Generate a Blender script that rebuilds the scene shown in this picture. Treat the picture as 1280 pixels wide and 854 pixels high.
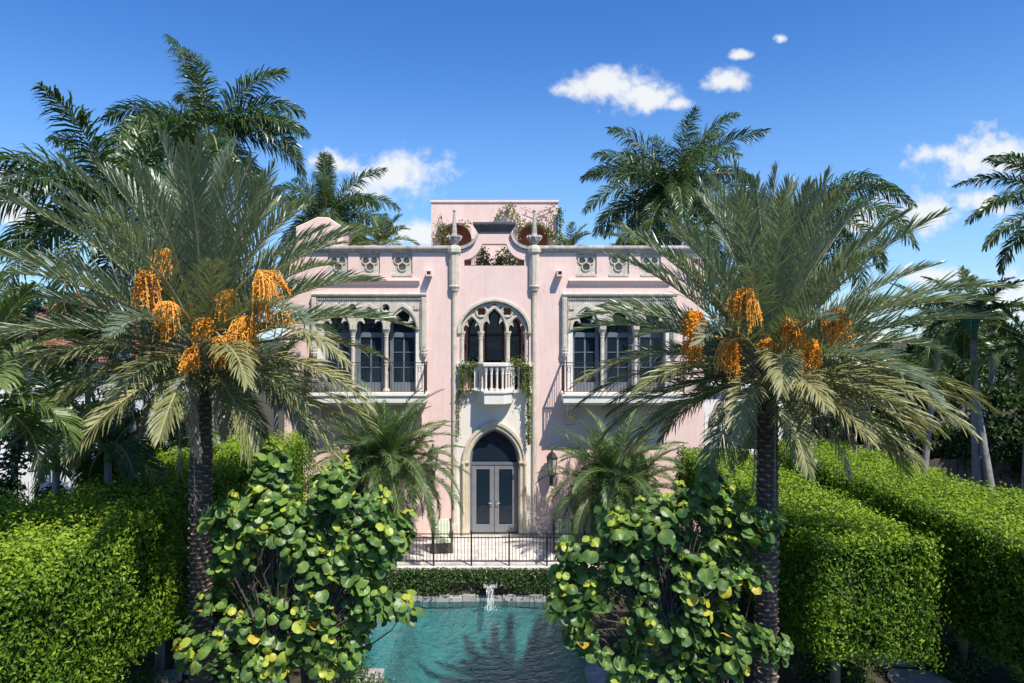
import bpy, math, random
import numpy as np
from mathutils import Vector, Matrix

for o in list(bpy.data.objects): bpy.data.objects.remove(o)
scene = bpy.context.scene
col = scene.collection
R = math.radians
PI = math.pi

# ------------------------------------------------------------------ camera
FOC = 853.0                      # focal length in photo pixels (24 mm equivalent)
VX, VY, CH = 620.0, 420.0, 7.0   # vanishing point of the level camera, eye height
cd = bpy.data.cameras.new('camera'); cam = bpy.data.objects.new('camera', cd); col.objects.link(cam)
cam.location = (0, 0, CH); cam.rotation_euler = (R(90), 0, 0)
cd.sensor_fit = 'HORIZONTAL'; cd.sensor_width = 36.0; cd.lens = 36.0 * FOC / 1280.0
cd.shift_x = (640 - VX) / 1280.0; cd.shift_y = -(427 - VY) / 1280.0
cd.clip_start = 0.1; cd.clip_end = 3000
scene.camera = cam

def at(px, py, Y):               # photo pixel + real distance -> point in the place
    return Vector(((px - VX) * Y / FOC, Y, CH - (py - VY) * Y / FOC))

# ------------------------------------------------------------------ light
SUN = Vector((0.72, -1.0, 1.85)).normalized()
el = math.asin(SUN.z); az = math.atan2(SUN.x, SUN.y)
sl = bpy.data.lights.new('sun', 'SUN'); sl.energy = 4.6; sl.angle = R(0.53); sl.color = (1.0, 0.935, 0.83)
so = bpy.data.objects.new('sun', sl); col.objects.link(so)
so.rotation_euler = SUN.to_track_quat('Z', 'Y').to_euler(); so.location = (20, -20, 60)
scene.view_settings.view_transform = 'Standard'; scene.view_settings.look = 'None'
scene.view_settings.exposure = 0.60; scene.view_settings.gamma = 1.0
scene.view_settings.use_curve_mapping = False
scene.cycles.max_bounces = 7; scene.cycles.diffuse_bounces = 3; scene.cycles.glossy_bounces = 3
scene.cycles.transmission_bounces = 4; scene.cycles.transparent_max_bounces = 8
scene.cycles.use_denoising = True

world = bpy.data.worlds.new('World'); scene.world = world; world.use_nodes = True
wn, wl = world.node_tree.nodes, world.node_tree.links
wn.clear()
wo = wn.new('ShaderNodeOutputWorld'); bg = wn.new('ShaderNodeBackground'); bg.inputs[1].default_value = 0.100
wl.new(bg.outputs[0], wo.inputs[0])
sky = wn.new('ShaderNodeTexSky'); sky.sky_type = 'NISHITA'; sky.sun_disc = False
sky.sun_elevation = el; sky.sun_rotation = az
sky.air_density = 1.0; sky.dust_density = 0.15; sky.ozone_density = 3.2; sky.altitude = 0
hsv = wn.new('ShaderNodeHueSaturation'); hsv.inputs['Saturation'].default_value = 1.26
hsv.inputs['Hue'].default_value = 0.505
wl.new(sky.outputs[0], hsv.inputs['Color'])
tint = wn.new('ShaderNodeMixRGB'); tint.blend_type = 'MULTIPLY'; tint.inputs[0].default_value = 1.0
tint.inputs[2].default_value = (0.86, 1.03, 1.22, 1); wl.new(hsv.outputs[0], tint.inputs[1])
tc = wn.new('ShaderNodeTexCoord'); sp = wn.new('ShaderNodeSeparateXYZ'); wl.new(tc.outputs['Generated'], sp.inputs[0])
def wmath(op, a, b=None, c=None):
    n = wn.new('ShaderNodeMath'); n.operation = op
    for i, v in enumerate((a, b, c)):
        if v is None: continue
        if isinstance(v, (int, float)): n.inputs[i].default_value = v
        else: wl.new(v, n.inputs[i])
    return n.outputs[0]
ysafe = wmath('MAXIMUM', sp.outputs[1], 0.02)
uu = wmath('DIVIDE', sp.outputs[0], ysafe); vv = wmath('DIVIDE', sp.outputs[2], ysafe)
cv = wn.new('ShaderNodeCombineXYZ'); wl.new(uu, cv.inputs[0]); wl.new(vv, cv.inputs[1]); cv.inputs[2].default_value = 4.3
hz = wn.new('ShaderNodeMapRange'); hz.interpolation_type = 'SMOOTHSTEP'; hz.inputs['From Min'].default_value = 0.0; hz.inputs['From Max'].default_value = 0.42
hz.inputs['To Min'].default_value = 0.5; hz.inputs['To Max'].default_value = 0.0; wl.new(sp.outputs[2], hz.inputs['Value'])
low = wn.new('ShaderNodeMixRGB'); wl.new(hz.outputs[0], low.inputs[0]); wl.new(tint.outputs[0], low.inputs[1]); low.inputs[2].default_value = (2.6, 4.6, 7.0, 1)
nz = wn.new('ShaderNodeTexNoise'); nz.inputs['Scale'].default_value = 16; nz.inputs['Detail'].default_value = 9
nz.inputs['Roughness'].default_value = 0.58; nz.inputs['Lacunarity'].default_value = 2.1
wl.new(cv.outputs[0], nz.inputs['Vector'])
nz2 = wn.new('ShaderNodeTexNoise'); nz2.inputs['Scale'].default_value = 62; nz2.inputs['Detail'].default_value = 6; wl.new(cv.outputs[0], nz2.inputs['Vector'])
nv = wmath('ADD', wmath('MULTIPLY', wmath('SUBTRACT', nz.outputs[0], 0.48), 2.0), wmath('MULTIPLY', wmath('SUBTRACT', nz2.outputs[0], 0.5), 1.1))
CLOUDS = [(760, 104, 66, 28), (722, 108, 36, 18), (805, 120, 56, 22), (848, 130, 26, 12), (912, 103, 36, 17), (928, 68, 15, 7), (976, 48, 10, 7),
          (490, 220, 84, 36), (425, 206, 48, 18), (20, 232, 60, 38), (1225, 200, 92, 40), (1180, 192, 50, 22), (1150, 264, 58, 32), (1234, 256, 46, 24),
          (1080, 278, 32, 16), (15, 268, 90, 24), (1280, 372, 90, 34), (520, 292, 50, 16), (1170, 345, 60, 14)]
best = None
for (cx, cy, rx, ry) in CLOUDS:
    a = wmath('DIVIDE', wmath('SUBTRACT', uu, (cx - VX) / FOC), rx / FOC)
    b0 = wmath('DIVIDE', wmath('SUBTRACT', vv, (VY - cy) / FOC), ry / FOC)
    d = wmath('SQRT', wmath('ADD', wmath('MULTIPLY', a, a), wmath('MULTIPLY', b0, b0)))
    e = wmath('SUBTRACT', 1.0, d)
    best = e if best is None else wmath('MAXIMUM', best, e)
dens = wmath('ADD', best, nv)
mr = wn.new('ShaderNodeMapRange'); mr.interpolation_type = 'SMOOTHSTEP'
mr.inputs['From Min'].default_value = -0.05; mr.inputs['From Max'].default_value = 0.85
wl.new(dens, mr.inputs['Value'])
front = wmath('GREATER_THAN', sp.outputs[1], 0.05)
alpha = wmath('MULTIPLY', wmath('MULTIPLY', mr.outputs[0], front), 0.95)
mx = wn.new('ShaderNodeMixRGB'); wl.new(alpha, mx.inputs[0]); wl.new(low.outputs[0], mx.inputs[1])
mx.inputs[2].default_value = (6.1, 6.25, 6.4, 1)
wl.new(mx.outputs[0], bg.inputs[0])

# ------------------------------------------------------------------ helpers
def tag(o, label=None, cat=None, group=None, kind=None):
    if label: o['label'] = label
    if cat: o['category'] = cat
    if group: o['group'] = group
    if kind: o['kind'] = kind
    return o

def empty(name, loc, label, cat, group=None, rz=0.0):
    o = bpy.data.objects.new(name, None); col.objects.link(o)
    o.location = loc; o.rotation_euler = (0, 0, rz); o.empty_display_size = 0.2
    return tag(o, label, cat, group)

class MB:
    """collects shapes into ONE mesh"""
    def __init__(s): s.v = []; s.f = []; s.m = []; s.nv = 0; s.t = []; s.uv = None
    def add(s, V, F, mi=0, tint=0.5):
        V = np.asarray(V, dtype=float).reshape(-1, 3)
        s.v.append(V); k = s.nv
        for f in F: s.f.append(tuple(int(i) + k for i in f))
        s.m.extend([mi] * len(F)); s.nv += len(V)
        s.t.append(np.full(len(V), tint) if np.isscalar(tint) else np.asarray(tint, dtype=float))
        return s
    def box(s, x0, x1, y0, y1, z0, z1, mi=0, tint=0.5):
        V = [(x0,y0,z0),(x1,y0,z0),(x1,y1,z0),(x0,y1,z0),(x0,y0,z1),(x1,y0,z1),(x1,y1,z1),(x0,y1,z1)]
        return s.add(V, [(0,3,2,1),(4,5,6,7),(0,1,5,4),(1,2,6,5),(2,3,7,6),(3,0,4,7)], mi, tint)
    def tube(s, pts, rad, n=8, mi=0, tint=0.5, cap=True):
        pts = [Vector(p) for p in pts]
        if not hasattr(rad, '__len__'): rad = [rad] * len(pts)
        V = []; F = []
        t0 = (pts[1] - pts[0]).normalized()
        up = Vector((0,0,1)) if abs(t0.z) < .9 else Vector((1,0,0))
        a = t0.cross(up).normalized()
        for i, p in enumerate(pts):
            t = (pts[min(i+1,len(pts)-1)] - pts[max(i-1,0)]).normalized()
            a = (a - t * a.dot(t)).normalized(); b = t.cross(a)
            for k in range(n):
                w = 2*PI*k/n
                V.append(p + (a*math.cos(w) + b*math.sin(w)) * rad[i])
        for i in range(len(pts)-1):
            for k in range(n):
                k2 = (k+1) % n
                F.append((i*n+k, i*n+k2, (i+1)*n+k2, (i+1)*n+k))
        if cap:
            F.append(tuple(range(n-1,-1,-1))); F.append(tuple((len(pts)-1)*n + k for k in range(n)))
        return s.add([tuple(v) for v in V], F, mi, tint)
    def lathe(s, c, prof, n=12, mi=0, tint=0.5, a0=0.0):
        V = []; F = []
        for (r, z) in prof:
            for k in range(n):
                w = 2*PI*k/n + a0
                V.append((c[0] + r*math.cos(w), c[1] + r*math.sin(w), c[2] + z))
        for i in range(len(prof)-1):
            for k in range(n):
                k2 = (k+1) % n
                F.append((i*n+k, i*n+k2, (i+1)*n+k2, (i+1)*n+k))
        F.append(tuple(range(n-1,-1,-1))); F.append(tuple((len(prof)-1)*n + k for k in range(n)))
        return s.add(V, F, mi, tint)
    def plate(s, outer, holes, y0, y1, bevel=0.0, mi=0, tint=0.5):
        """flat shape in the x-z plane with holes, from y0 (front) to y1 (back)"""
        cu = bpy.data.curves.new('shape', 'CURVE'); cu.dimensions = '2D'; cu.fill_mode = 'BOTH'
        dep = abs(y1 - y0); cu.extrude = dep/2 - bevel; cu.bevel_depth = bevel; cu.bevel_resolution = 0
        if bevel: cu.offset = -bevel
        for loop in [outer] + list(holes):
            spn = cu.splines.new('POLY'); spn.points.add(len(loop)-1); spn.use_cyclic_u = True
            for i, (x, z) in enumerate(loop): spn.points[i].co = (x, z, 0, 1)
        o = bpy.data.objects.new('shape', cu); col.objects.link(o)
        dg = bpy.context.evaluated_depsgraph_get()
        me = bpy.data.meshes.new_from_object(o.evaluated_get(dg))
        ym = (y0 + y1)/2
        V = [(v.co.x, ym + v.co.z, v.co.y) for v in me.vertices]
        F = [tuple(reversed(p.vertices)) for p in me.polygons]
        bpy.data.objects.remove(o); bpy.data.curves.remove(cu); bpy.data.meshes.remove(me)
        return s.add(V, F, mi, tint)
    def build(s, name, mats, parent=None, smooth=False, loc=None, rz=0.0):
        me = bpy.data.meshes.new(name)
        V = np.concatenate(s.v) if s.v else np.zeros((0,3))
        me.from_pydata(V.tolist(), [], s.f)
        if not isinstance(mats, (list, tuple)): mats = [mats]
        for m in mats: me.materials.append(m)
        me.polygons.foreach_set('material_index', np.array(s.m, dtype=np.int32))
        if smooth: me.polygons.foreach_set('use_smooth', np.ones(len(s.f), dtype=bool))
        at_ = me.attributes.new('tint', 'FLOAT', 'POINT'); at_.data.foreach_set('value', np.concatenate(s.t).astype(np.float32))
        if s.uv is not None:
            at2 = me.attributes.new('luv', 'FLOAT_VECTOR', 'POINT'); at2.data.foreach_set('vector', np.asarray(s.uv, dtype=np.float32).ravel())
        me.update()
        o = bpy.data.objects.new(name, me); col.objects.link(o)
        if parent is not None: o.parent = parent
        if loc is not None: o.location = loc
        o.rotation_euler = (0, 0, rz)
        return o

# ------------------------------------------------------------------ materials
def newmat(name):
    m = bpy.data.materials.new(name); m.use_nodes = True
    nt = m.node_tree; nt.nodes.clear()
    out = nt.nodes.new('ShaderNodeOutputMaterial')
    return m, nt, out
def N(nt, kind, **kw):
    n = nt.nodes.new(kind)
    for k, v in kw.items():
        if k.startswith('_'): setattr(n, k[1:], v)
        else: n.inputs[k.replace('__', ' ')].default_value = v
    return n
def surf(name, c1, c2=None, scale=3.0, rough=0.7, bump=0.0, bscale=40.0, spec=0.3, metal=0.0, c3=None, stain=None, detail=6.0):
    """stone, stucco, metal, wood: two tones mixed by noise, optional stains and fine bump"""
    m, nt, out = newmat(name); L = nt.links
    b = N(nt, 'ShaderNodeBsdfPrincipled'); b.inputs['Roughness'].default_value = rough
    b.inputs['Specular IOR Level'].default_value = spec; b.inputs['Metallic'].default_value = metal
    L.new(b.outputs[0], out.inputs[0])
    tc = N(nt, 'ShaderNodeTexCoord')
    if c2 is None: b.inputs['Base Color'].default_value = (*c1, 1)
    else:
        nz = N(nt, 'ShaderNodeTexNoise', Scale=scale, Detail=detail, Roughness=0.65); L.new(tc.outputs['Object'], nz.inputs['Vector'])
        rp = N(nt, 'ShaderNodeValToRGB'); L.new(nz.outputs[0], rp.inputs[0])
        rp.color_ramp.elements[0].position = 0.33; rp.color_ramp.elements[0].color = (*c1, 1)
        rp.color_ramp.elements[1].position = 0.67; rp.color_ramp.elements[1].color = (*c2, 1)
        colr = rp.outputs[0]
        if stain:
            mp = N(nt, 'ShaderNodeMapping'); mp.inputs['Scale'].default_value = (5.0, 5.0, 0.7); L.new(tc.outputs['Object'], mp.inputs[0])
            n2 = N(nt, 'ShaderNodeTexNoise', Scale=1.6, Detail=8.0, Roughness=0.7); L.new(mp.outputs[0], n2.inputs['Vector'])
            r2 = N(nt, 'ShaderNodeMapRange'); L.new(n2.outputs[0], r2.inputs['Value'])
            r2.inputs['From Min'].default_value = 0.48; r2.inputs['From Max'].default_value = 0.8
            r2.inputs['To Max'].default_value = stain[3]
            mx = N(nt, 'ShaderNodeMixRGB'); L.new(r2.outputs[0], mx.inputs[0]); L.new(colr, mx.inputs[1]); mx.inputs[2].default_value = (*stain[:3], 1)
            colr = mx.outputs[0]
        L.new(colr, b.inputs['Base Color'])
    if bump:
        n3 = N(nt, 'ShaderNodeTexNoise', Scale=bscale, Detail=5.0); L.new(tc.outputs['Object'], n3.inputs['Vector'])
        bp = N(nt, 'ShaderNodeBump', Strength=bump, Distance=0.02); L.new(n3.outputs[0], bp.inputs['Height']); L.new(bp.outputs[0], b.inputs['Normal'])
    return m
def leafmat(name, c1, c2, c3=None, trans=0.3, rough=0.45, spec=0.35, objvar=0.5, tcol=None):
    """leaf tissue: tone picked per leaf (attribute) and per frond (object random), light passes through"""
    m, nt, out = newmat(name); L = nt.links
    at_ = N(nt, 'ShaderNodeAttribute', _attribute_name='tint')
    oi = N(nt, 'ShaderNodeObjectInfo')
    ma = N(nt, 'ShaderNodeMath', _operation='MULTIPLY_ADD'); L.new(oi.outputs['Random'], ma.inputs[0]); ma.inputs[1].default_value = objvar
    sc = N(nt, 'ShaderNodeMath', _operation='MULTIPLY'); L.new(at_.outputs['Fac'], sc.inputs[0]); sc.inputs[1].default_value = 1 - objvar
    L.new(sc.outputs[0], ma.inputs[2])
    rp = N(nt, 'ShaderNodeValToRGB'); L.new(ma.outputs[0], rp.inputs[0])
    rp.color_ramp.elements[0].position = 0.1; rp.color_ramp.elements[0].color = (*c1, 1)
    rp.color_ramp.elements[1].position = 0.9; rp.color_ramp.elements[1].color = (*(c3 or c2), 1)
    if c3:
        e = rp.color_ramp.elements.new(0.6); e.color = (*c2, 1)
    b = N(nt, 'ShaderNodeBsdfPrincipled'); b.inputs['Roughness'].default_value = rough; b.inputs['Specular IOR Level'].default_value = spec
    L.new(rp.outputs[0], b.inputs['Base Color'])
    tr = N(nt, 'ShaderNodeBsdfTranslucent')
    mg = N(nt, 'ShaderNodeMixRGB', _blend_type='MULTIPLY'); mg.inputs[0].default_value = 1; L.new(rp.outputs[0], mg.inputs[1])
    mg.inputs[2].default_value = (*(tcol or (1.5, 1.6, 0.6)), 1); L.new(mg.outputs[0], tr.inputs[0])
    mx = N(nt, 'ShaderNodeMixShader'); mx.inputs[0].default_value = trans
    L.new(b.outputs[0], mx.inputs[1]); L.new(tr.outputs[0], mx.inputs[2]); L.new(mx.outputs[0], out.inputs[0])
    return m

M = {}
M['pink'] = surf('pink_stucco', (0.74, 0.53, 0.475), (0.80, 0.615, 0.555), 1.1, 0.85, 0.4, 22, 0.15, stain=(0.53, 0.39, 0.355, 0.5))
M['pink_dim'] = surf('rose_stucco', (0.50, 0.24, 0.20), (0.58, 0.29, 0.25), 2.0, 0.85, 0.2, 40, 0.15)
M['stone'] = surf('carved_limestone', (0.47, 0.42, 0.34), (0.66, 0.60, 0.50), 5.0, 0.8, 0.3, 60, 0.2, stain=(0.27, 0.245, 0.21, 0.75))
M['cream'] = surf('cream_limestone', (0.70, 0.655, 0.58), (0.77, 0.73, 0.66), 2.0, 0.8, 0.2, 50, 0.2, stain=(0.58, 0.51, 0.41, 0.35))
M['tanstone'] = surf('tan_limestone', (0.52, 0.44, 0.32), (0.66, 0.58, 0.45), 3.0, 0.8, 0.25, 60, 0.2, stain=(0.37, 0.30, 0.22, 0.5))
M['weathered'] = surf('weathered_coping_stone', (0.30, 0.28, 0.26), (0.58, 0.54, 0.49), 3.2, 0.85, 0.4, 40, 0.2, stain=(0.10, 0.095, 0.09, 0.8))
M['darkcap'] = surf('blackened_cap_stone', (0.075, 0.075, 0.08), (0.17, 0.165, 0.165), 5.0, 0.85, 0.4, 40, 0.2, stain=(0.04, 0.04, 0.045, 0.8))
M['terracotta'] = surf('terracotta', (0.45, 0.20, 0.14), (0.56, 0.27, 0.20), 6.0, 0.8, 0.2, 40)
M['iron'] = surf('black_iron', (0.012, 0.012, 0.014), (0.03, 0.028, 0.028), 20, 0.5, 0.2, 60, 0.4)
M['bronze'] = surf('dark_bronze_frame', (0.012, 0.012, 0.016), (0.022, 0.02, 0.024), 6, 0.5, 0, 60, 0.4)
M['doorgrey'] = surf('grey_painted_door', (0.16, 0.165, 0.18), (0.21, 0.215, 0.23), 4, 0.5, 0.1, 60, 0.4)
M['doorslate'] = surf('slate_painted_frame', (0.11, 0.13, 0.155), (0.15, 0.17, 0.195), 4, 0.5, 0.1, 60, 0.4)
M['glass'] = surf('dark_window_glass', (0.010, 0.020, 0.032), None, rough=0.03, spec=0.3)
_g = M['glass'].node_tree; _tc = _g.nodes.new('ShaderNodeTexCoord'); _n = _g.nodes.new('ShaderNodeTexNoise'); _n.inputs['Scale'].default_value = 1.6; _b = _g.nodes.new('ShaderNodeBump'); _b.inputs['Strength'].default_value = .25; _b.inputs['Distance'].default_value = .05
_g.links.new(_tc.outputs['Object'], _n.inputs['Vector']); _g.links.new(_n.outputs[0], _b.inputs['Height']); _g.links.new(_b.outputs[0], [n for n in _g.nodes if n.type == 'BSDF_PRINCIPLED'][0].inputs['Normal'])
M['lampglass'] = surf('dusty_lantern_glass', (0.42, 0.38, 0.36), None, rough=0.2, spec=0.5)
M['chrome'] = surf('nickel_handle', (0.7, 0.7, 0.68), None, rough=0.25, metal=1.0, spec=0.5)
M['white'] = surf('white_painted_wall', (0.72, 0.72, 0.71), (0.80, 0.80, 0.79), 2, 0.8, 0.15, 40)
M['roofflat'] = surf('flat_roof_gravel', (0.30, 0.28, 0.26), (0.42, 0.39, 0.36), 8, 0.9, 0.5, 60)
M['wood'] = surf('weathered_wood', (0.05, 0.042, 0.036), (0.10, 0.085, 0.07), 6, 0.8, 0.4, 30)
M['bark'] = surf('grey_bark', (0.10, 0.09, 0.08), (0.22, 0.20, 0.175), 5, 0.9, 0.6, 25)
M['royalbark'] = surf('smooth_grey_palm_bark', (0.17, 0.165, 0.16), (0.30, 0.29, 0.275), 4, 0.85, 0.4, 20)
M['shaft'] = surf('green_crownshaft', (0.07, 0.13, 0.04), (0.10, 0.17, 0.06), 3, 0.5, 0.1, 20)
M['rachis'] = surf('olive_leaf_stalk', (0.25, 0.26, 0.13), (0.38, 0.36, 0.2), 5, 0.55, 0, 20)
M['straw'] = surf('dry_straw_fibre', (0.26, 0.215, 0.155), (0.40, 0.35, 0.27), 7, 0.85, 0.3, 40)

def datebark():
    m, nt, out = newmat('date_palm_bark'); L = nt.links
    b = N(nt, 'ShaderNodeBsdfPrincipled', Roughness=0.9); b.inputs['Specular IOR Level'].default_value = 0.1
    at_ = N(nt, 'ShaderNodeAttribute', _attribute_name='tint'); tc = N(nt, 'ShaderNodeTexCoord')
    nz = N(nt, 'ShaderNodeTexNoise', Scale=18.0, Detail=6.0); L.new(tc.outputs['Object'], nz.inputs['Vector'])
    ad = N(nt, 'ShaderNodeMath', _operation='MULTIPLY_ADD'); L.new(nz.outputs[0], ad.inputs[0]); ad.inputs[1].default_value = 0.7; 
    sb = N(nt, 'ShaderNodeMath', _operation='SUBTRACT'); L.new(at_.outputs['Fac'], sb.inputs[0]); sb.inputs[1].default_value = 0.35
    L.new(sb.outputs[0], ad.inputs[2])
    rp = N(nt, 'ShaderNodeValToRGB'); L.new(ad.outputs[0], rp.inputs[0])
    rp.color_ramp.elements[0].position = 0.25; rp.color_ramp.elements[0].color = (0.10, 0.078, 0.062, 1)
    rp.color_ramp.elements[1].position = 0.95; rp.color_ramp.elements[1].color = (0.62, 0.55, 0.47, 1)
    e = rp.color_ramp.elements.new(0.62); e.color = (0.30, 0.245, 0.20, 1)
    L.new(rp.outputs[0], b.inputs['Base Color'])
    bp = N(nt, 'ShaderNodeBump', Strength=0.6, Distance=0.02); L.new(nz.outputs[0], bp.inputs['Height']); L.new(bp.outputs[0], b.inputs['Normal'])
    L.new(b.outputs[0], out.inputs[0]); return m
M['datebark'] = datebark()
M['dateleaf'] = leafmat('date_palm_leaf', (0.13, 0.175, 0.115), (0.185, 0.235, 0.155), (0.27, 0.30, 0.175), trans=0.2, rough=0.36, spec=0.6, tcol=(1.3, 1.4, .6))
M['dateold'] = leafmat('old_date_palm_leaf', (0.16, 0.18, 0.07), (0.24, 0.245, 0.10), (0.36, 0.32, 0.17), trans=0.2, rough=0.45, spec=0.4, tcol=(1.3, 1.3, .6))
M['royalleaf'] = leafmat('royal_palm_leaf', (0.028, 0.062, 0.018), (0.055, 0.10, 0.026), (0.115, 0.17, 0.045), trans=0.25, rough=0.36, spec=0.55)
M['coconutleaf'] = leafmat('light_palm_leaf', (0.06, 0.11, 0.03), (0.11, 0.165, 0.045), (0.17, 0.21, 0.07), trans=0.28, rough=0.4, spec=0.45)
M['pygmyleaf'] = leafmat('clump_palm_leaf', (0.05, 0.105, 0.035), (0.085, 0.15, 0.045), (0.15, 0.20, 0.06), trans=0.25, rough=0.4, spec=0.4)
M['fruit'] = leafmat('orange_date_fruit', (0.52, 0.14, 0.012), (0.86, 0.29, 0.016), (0.95, 0.45, 0.04), trans=0.0, rough=0.35, objvar=0.35)
M['fruitstalk'] = surf('orange_fruit_stalk', (0.62, 0.30, 0.05), (0.80, 0.48, 0.12), 6, 0.5)
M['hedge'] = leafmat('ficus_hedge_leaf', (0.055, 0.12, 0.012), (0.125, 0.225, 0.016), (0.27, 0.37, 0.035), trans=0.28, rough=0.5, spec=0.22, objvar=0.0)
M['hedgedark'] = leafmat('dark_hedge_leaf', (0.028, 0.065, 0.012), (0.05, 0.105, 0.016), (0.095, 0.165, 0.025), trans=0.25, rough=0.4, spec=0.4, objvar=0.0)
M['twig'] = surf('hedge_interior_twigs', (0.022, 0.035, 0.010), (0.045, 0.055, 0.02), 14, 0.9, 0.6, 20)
M['treeleaf'] = leafmat('broadleaf_tree_leaf', (0.022, 0.05, 0.014), (0.045, 0.085, 0.02), (0.085, 0.14, 0.035), trans=0.25, rough=0.4, spec=0.4, objvar=0.2)
M['vine'] = leafmat('vine_leaf', (0.055, 0.10, 0.02), (0.12, 0.18, 0.03), (0.26, 0.24, 0.09), trans=0.3, rough=0.5, spec=0.3, objvar=0.0)
M['dryvine'] = leafmat('drying_vine_leaf', (0.11, 0.13, 0.035), (0.24, 0.17, 0.07), (0.36, 0.20, 0.12), trans=0.25, rough=0.6, spec=0.2, objvar=0.0)
M['ivy'] = leafmat('ivy_leaf', (0.022, 0.055, 0.014), (0.05, 0.10, 0.02), (0.12, 0.18, 0.04), trans=0.22, rough=0.4, spec=0.4, objvar=0.0)

def grapeleaf():
    m, nt, out = newmat('sea_grape_leaf'); L = nt.links
    at_ = N(nt, 'ShaderNodeAttribute', _attribute_name='tint'); lu = N(nt, 'ShaderNodeAttribute', _attribute_name='luv')
    rp = N(nt, 'ShaderNodeValToRGB'); L.new(at_.outputs['Fac'], rp.inputs[0])
    cr = rp.color_ramp
    cr.elements[0].position = 0.0; cr.elements[0].color = (0.03, 0.075, 0.022, 1)
    cr.elements[1].position = 1.0; cr.elements[1].color = (0.62, 0.30, 0.03, 1)
    for p, c in ((0.4, (0.065, 0.14, 0.035)), (0.72, (0.15, 0.26, 0.05)), (0.88, (0.40, 0.45, 0.05)), (0.94, (0.50, 0.44, 0.04))):
        e = cr.elements.new(p); e.color = (*c, 1)
    # veins: midrib and side veins in leaf space
    sp_ = N(nt, 'ShaderNodeSeparateXYZ'); L.new(lu.outputs['Vector'], sp_.inputs[0])
    ab = N(nt, 'ShaderNodeMath', _operation='ABSOLUTE'); L.new(sp_.outputs[0], ab.inputs[0])
    mid = N(nt, 'ShaderNodeMath', _operation='LESS_THAN'); L.new(ab.outputs[0], mid.inputs[0]); mid.inputs[1].default_value = 0.035
    sv = N(nt, 'ShaderNodeMath', _operation='MULTIPLY_ADD'); L.new(ab.outputs[0], sv.inputs[0]); sv.inputs[1].default_value = -0.75; L.new(sp_.outputs[1], sv.inputs[2])
    fr = N(nt, 'ShaderNodeMath', _operation='MULTIPLY'); L.new(sv.outputs[0], fr.inputs[0]); fr.inputs[1].default_value = 3.2
    f2 = N(nt, 'ShaderNodeMath', _operation='FRACT'); L.new(fr.outputs[0], f2.inputs[0])
    f3 = N(nt, 'ShaderNodeMath', _operation='LESS_THAN'); L.new(f2.outputs[0], f3.inputs[0]); f3.inputs[1].default_value = 0.10
    mxv = N(nt, 'ShaderNodeMath', _operation='MAXIMUM'); L.new(mid.outputs[0], mxv.inputs[0]); L.new(f3.outputs[0], mxv.inputs[1])
    mv = N(nt, 'ShaderNodeMath', _operation='MULTIPLY'); L.new(mxv.outputs[0], mv.inputs[0]); mv.inputs[1].default_value = 0.6
    mc = N(nt, 'ShaderNodeMixRGB'); L.new(mv.outputs[0], mc.inputs[0]); L.new(rp.outputs[0], mc.inputs[1]); mc.inputs[2].default_value = (0.28, 0.38, 0.13, 1)
    gx = N(nt, 'ShaderNodeVectorMath', _operation='DISTANCE'); L.new(lu.outputs['Vector'], gx.inputs[0]); gx.inputs[1].default_value = (0, -.55, 0)
    gm = N(nt, 'ShaderNodeMapRange'); L.new(gx.outputs['Value'], gm.inputs['Value']); gm.inputs['From Min'].default_value = 0; gm.inputs['From Max'].default_value = .8; gm.inputs['To Min'].default_value = .4; gm.inputs['To Max'].default_value = 0
    mc0 = mc; mc = N(nt, 'ShaderNodeMixRGB'); L.new(gm.outputs[0], mc.inputs[0]); L.new(mc0.outputs[0], mc.inputs[1]); mc.inputs[2].default_value = (.40, .46, .08, 1)  # glow of light through the leaf, painted as yellow toward its base
    b = N(nt, 'ShaderNodeBsdfPrincipled', Roughness=0.4); b.inputs['Specular IOR Level'].default_value = 0.35; L.new(mc.outputs[0], b.inputs['Base Color'])
    tr = N(nt, 'ShaderNodeBsdfTranslucent'); mg = N(nt, 'ShaderNodeMixRGB', _blend_type='MULTIPLY'); mg.inputs[0].default_value = 1
    L.new(rp.outputs[0], mg.inputs[1]); mg.inputs[2].default_value = (1.5, 1.7, 0.5, 1); L.new(mg.outputs[0], tr.inputs[0])
    mx = N(nt, 'ShaderNodeMixShader'); mx.inputs[0].default_value = 0.27
    L.new(b.outputs[0], mx.inputs[1]); L.new(tr.outputs[0], mx.inputs[2]); L.new(mx.outputs[0], out.inputs[0]); return m
M['grape'] = grapeleaf()

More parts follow.
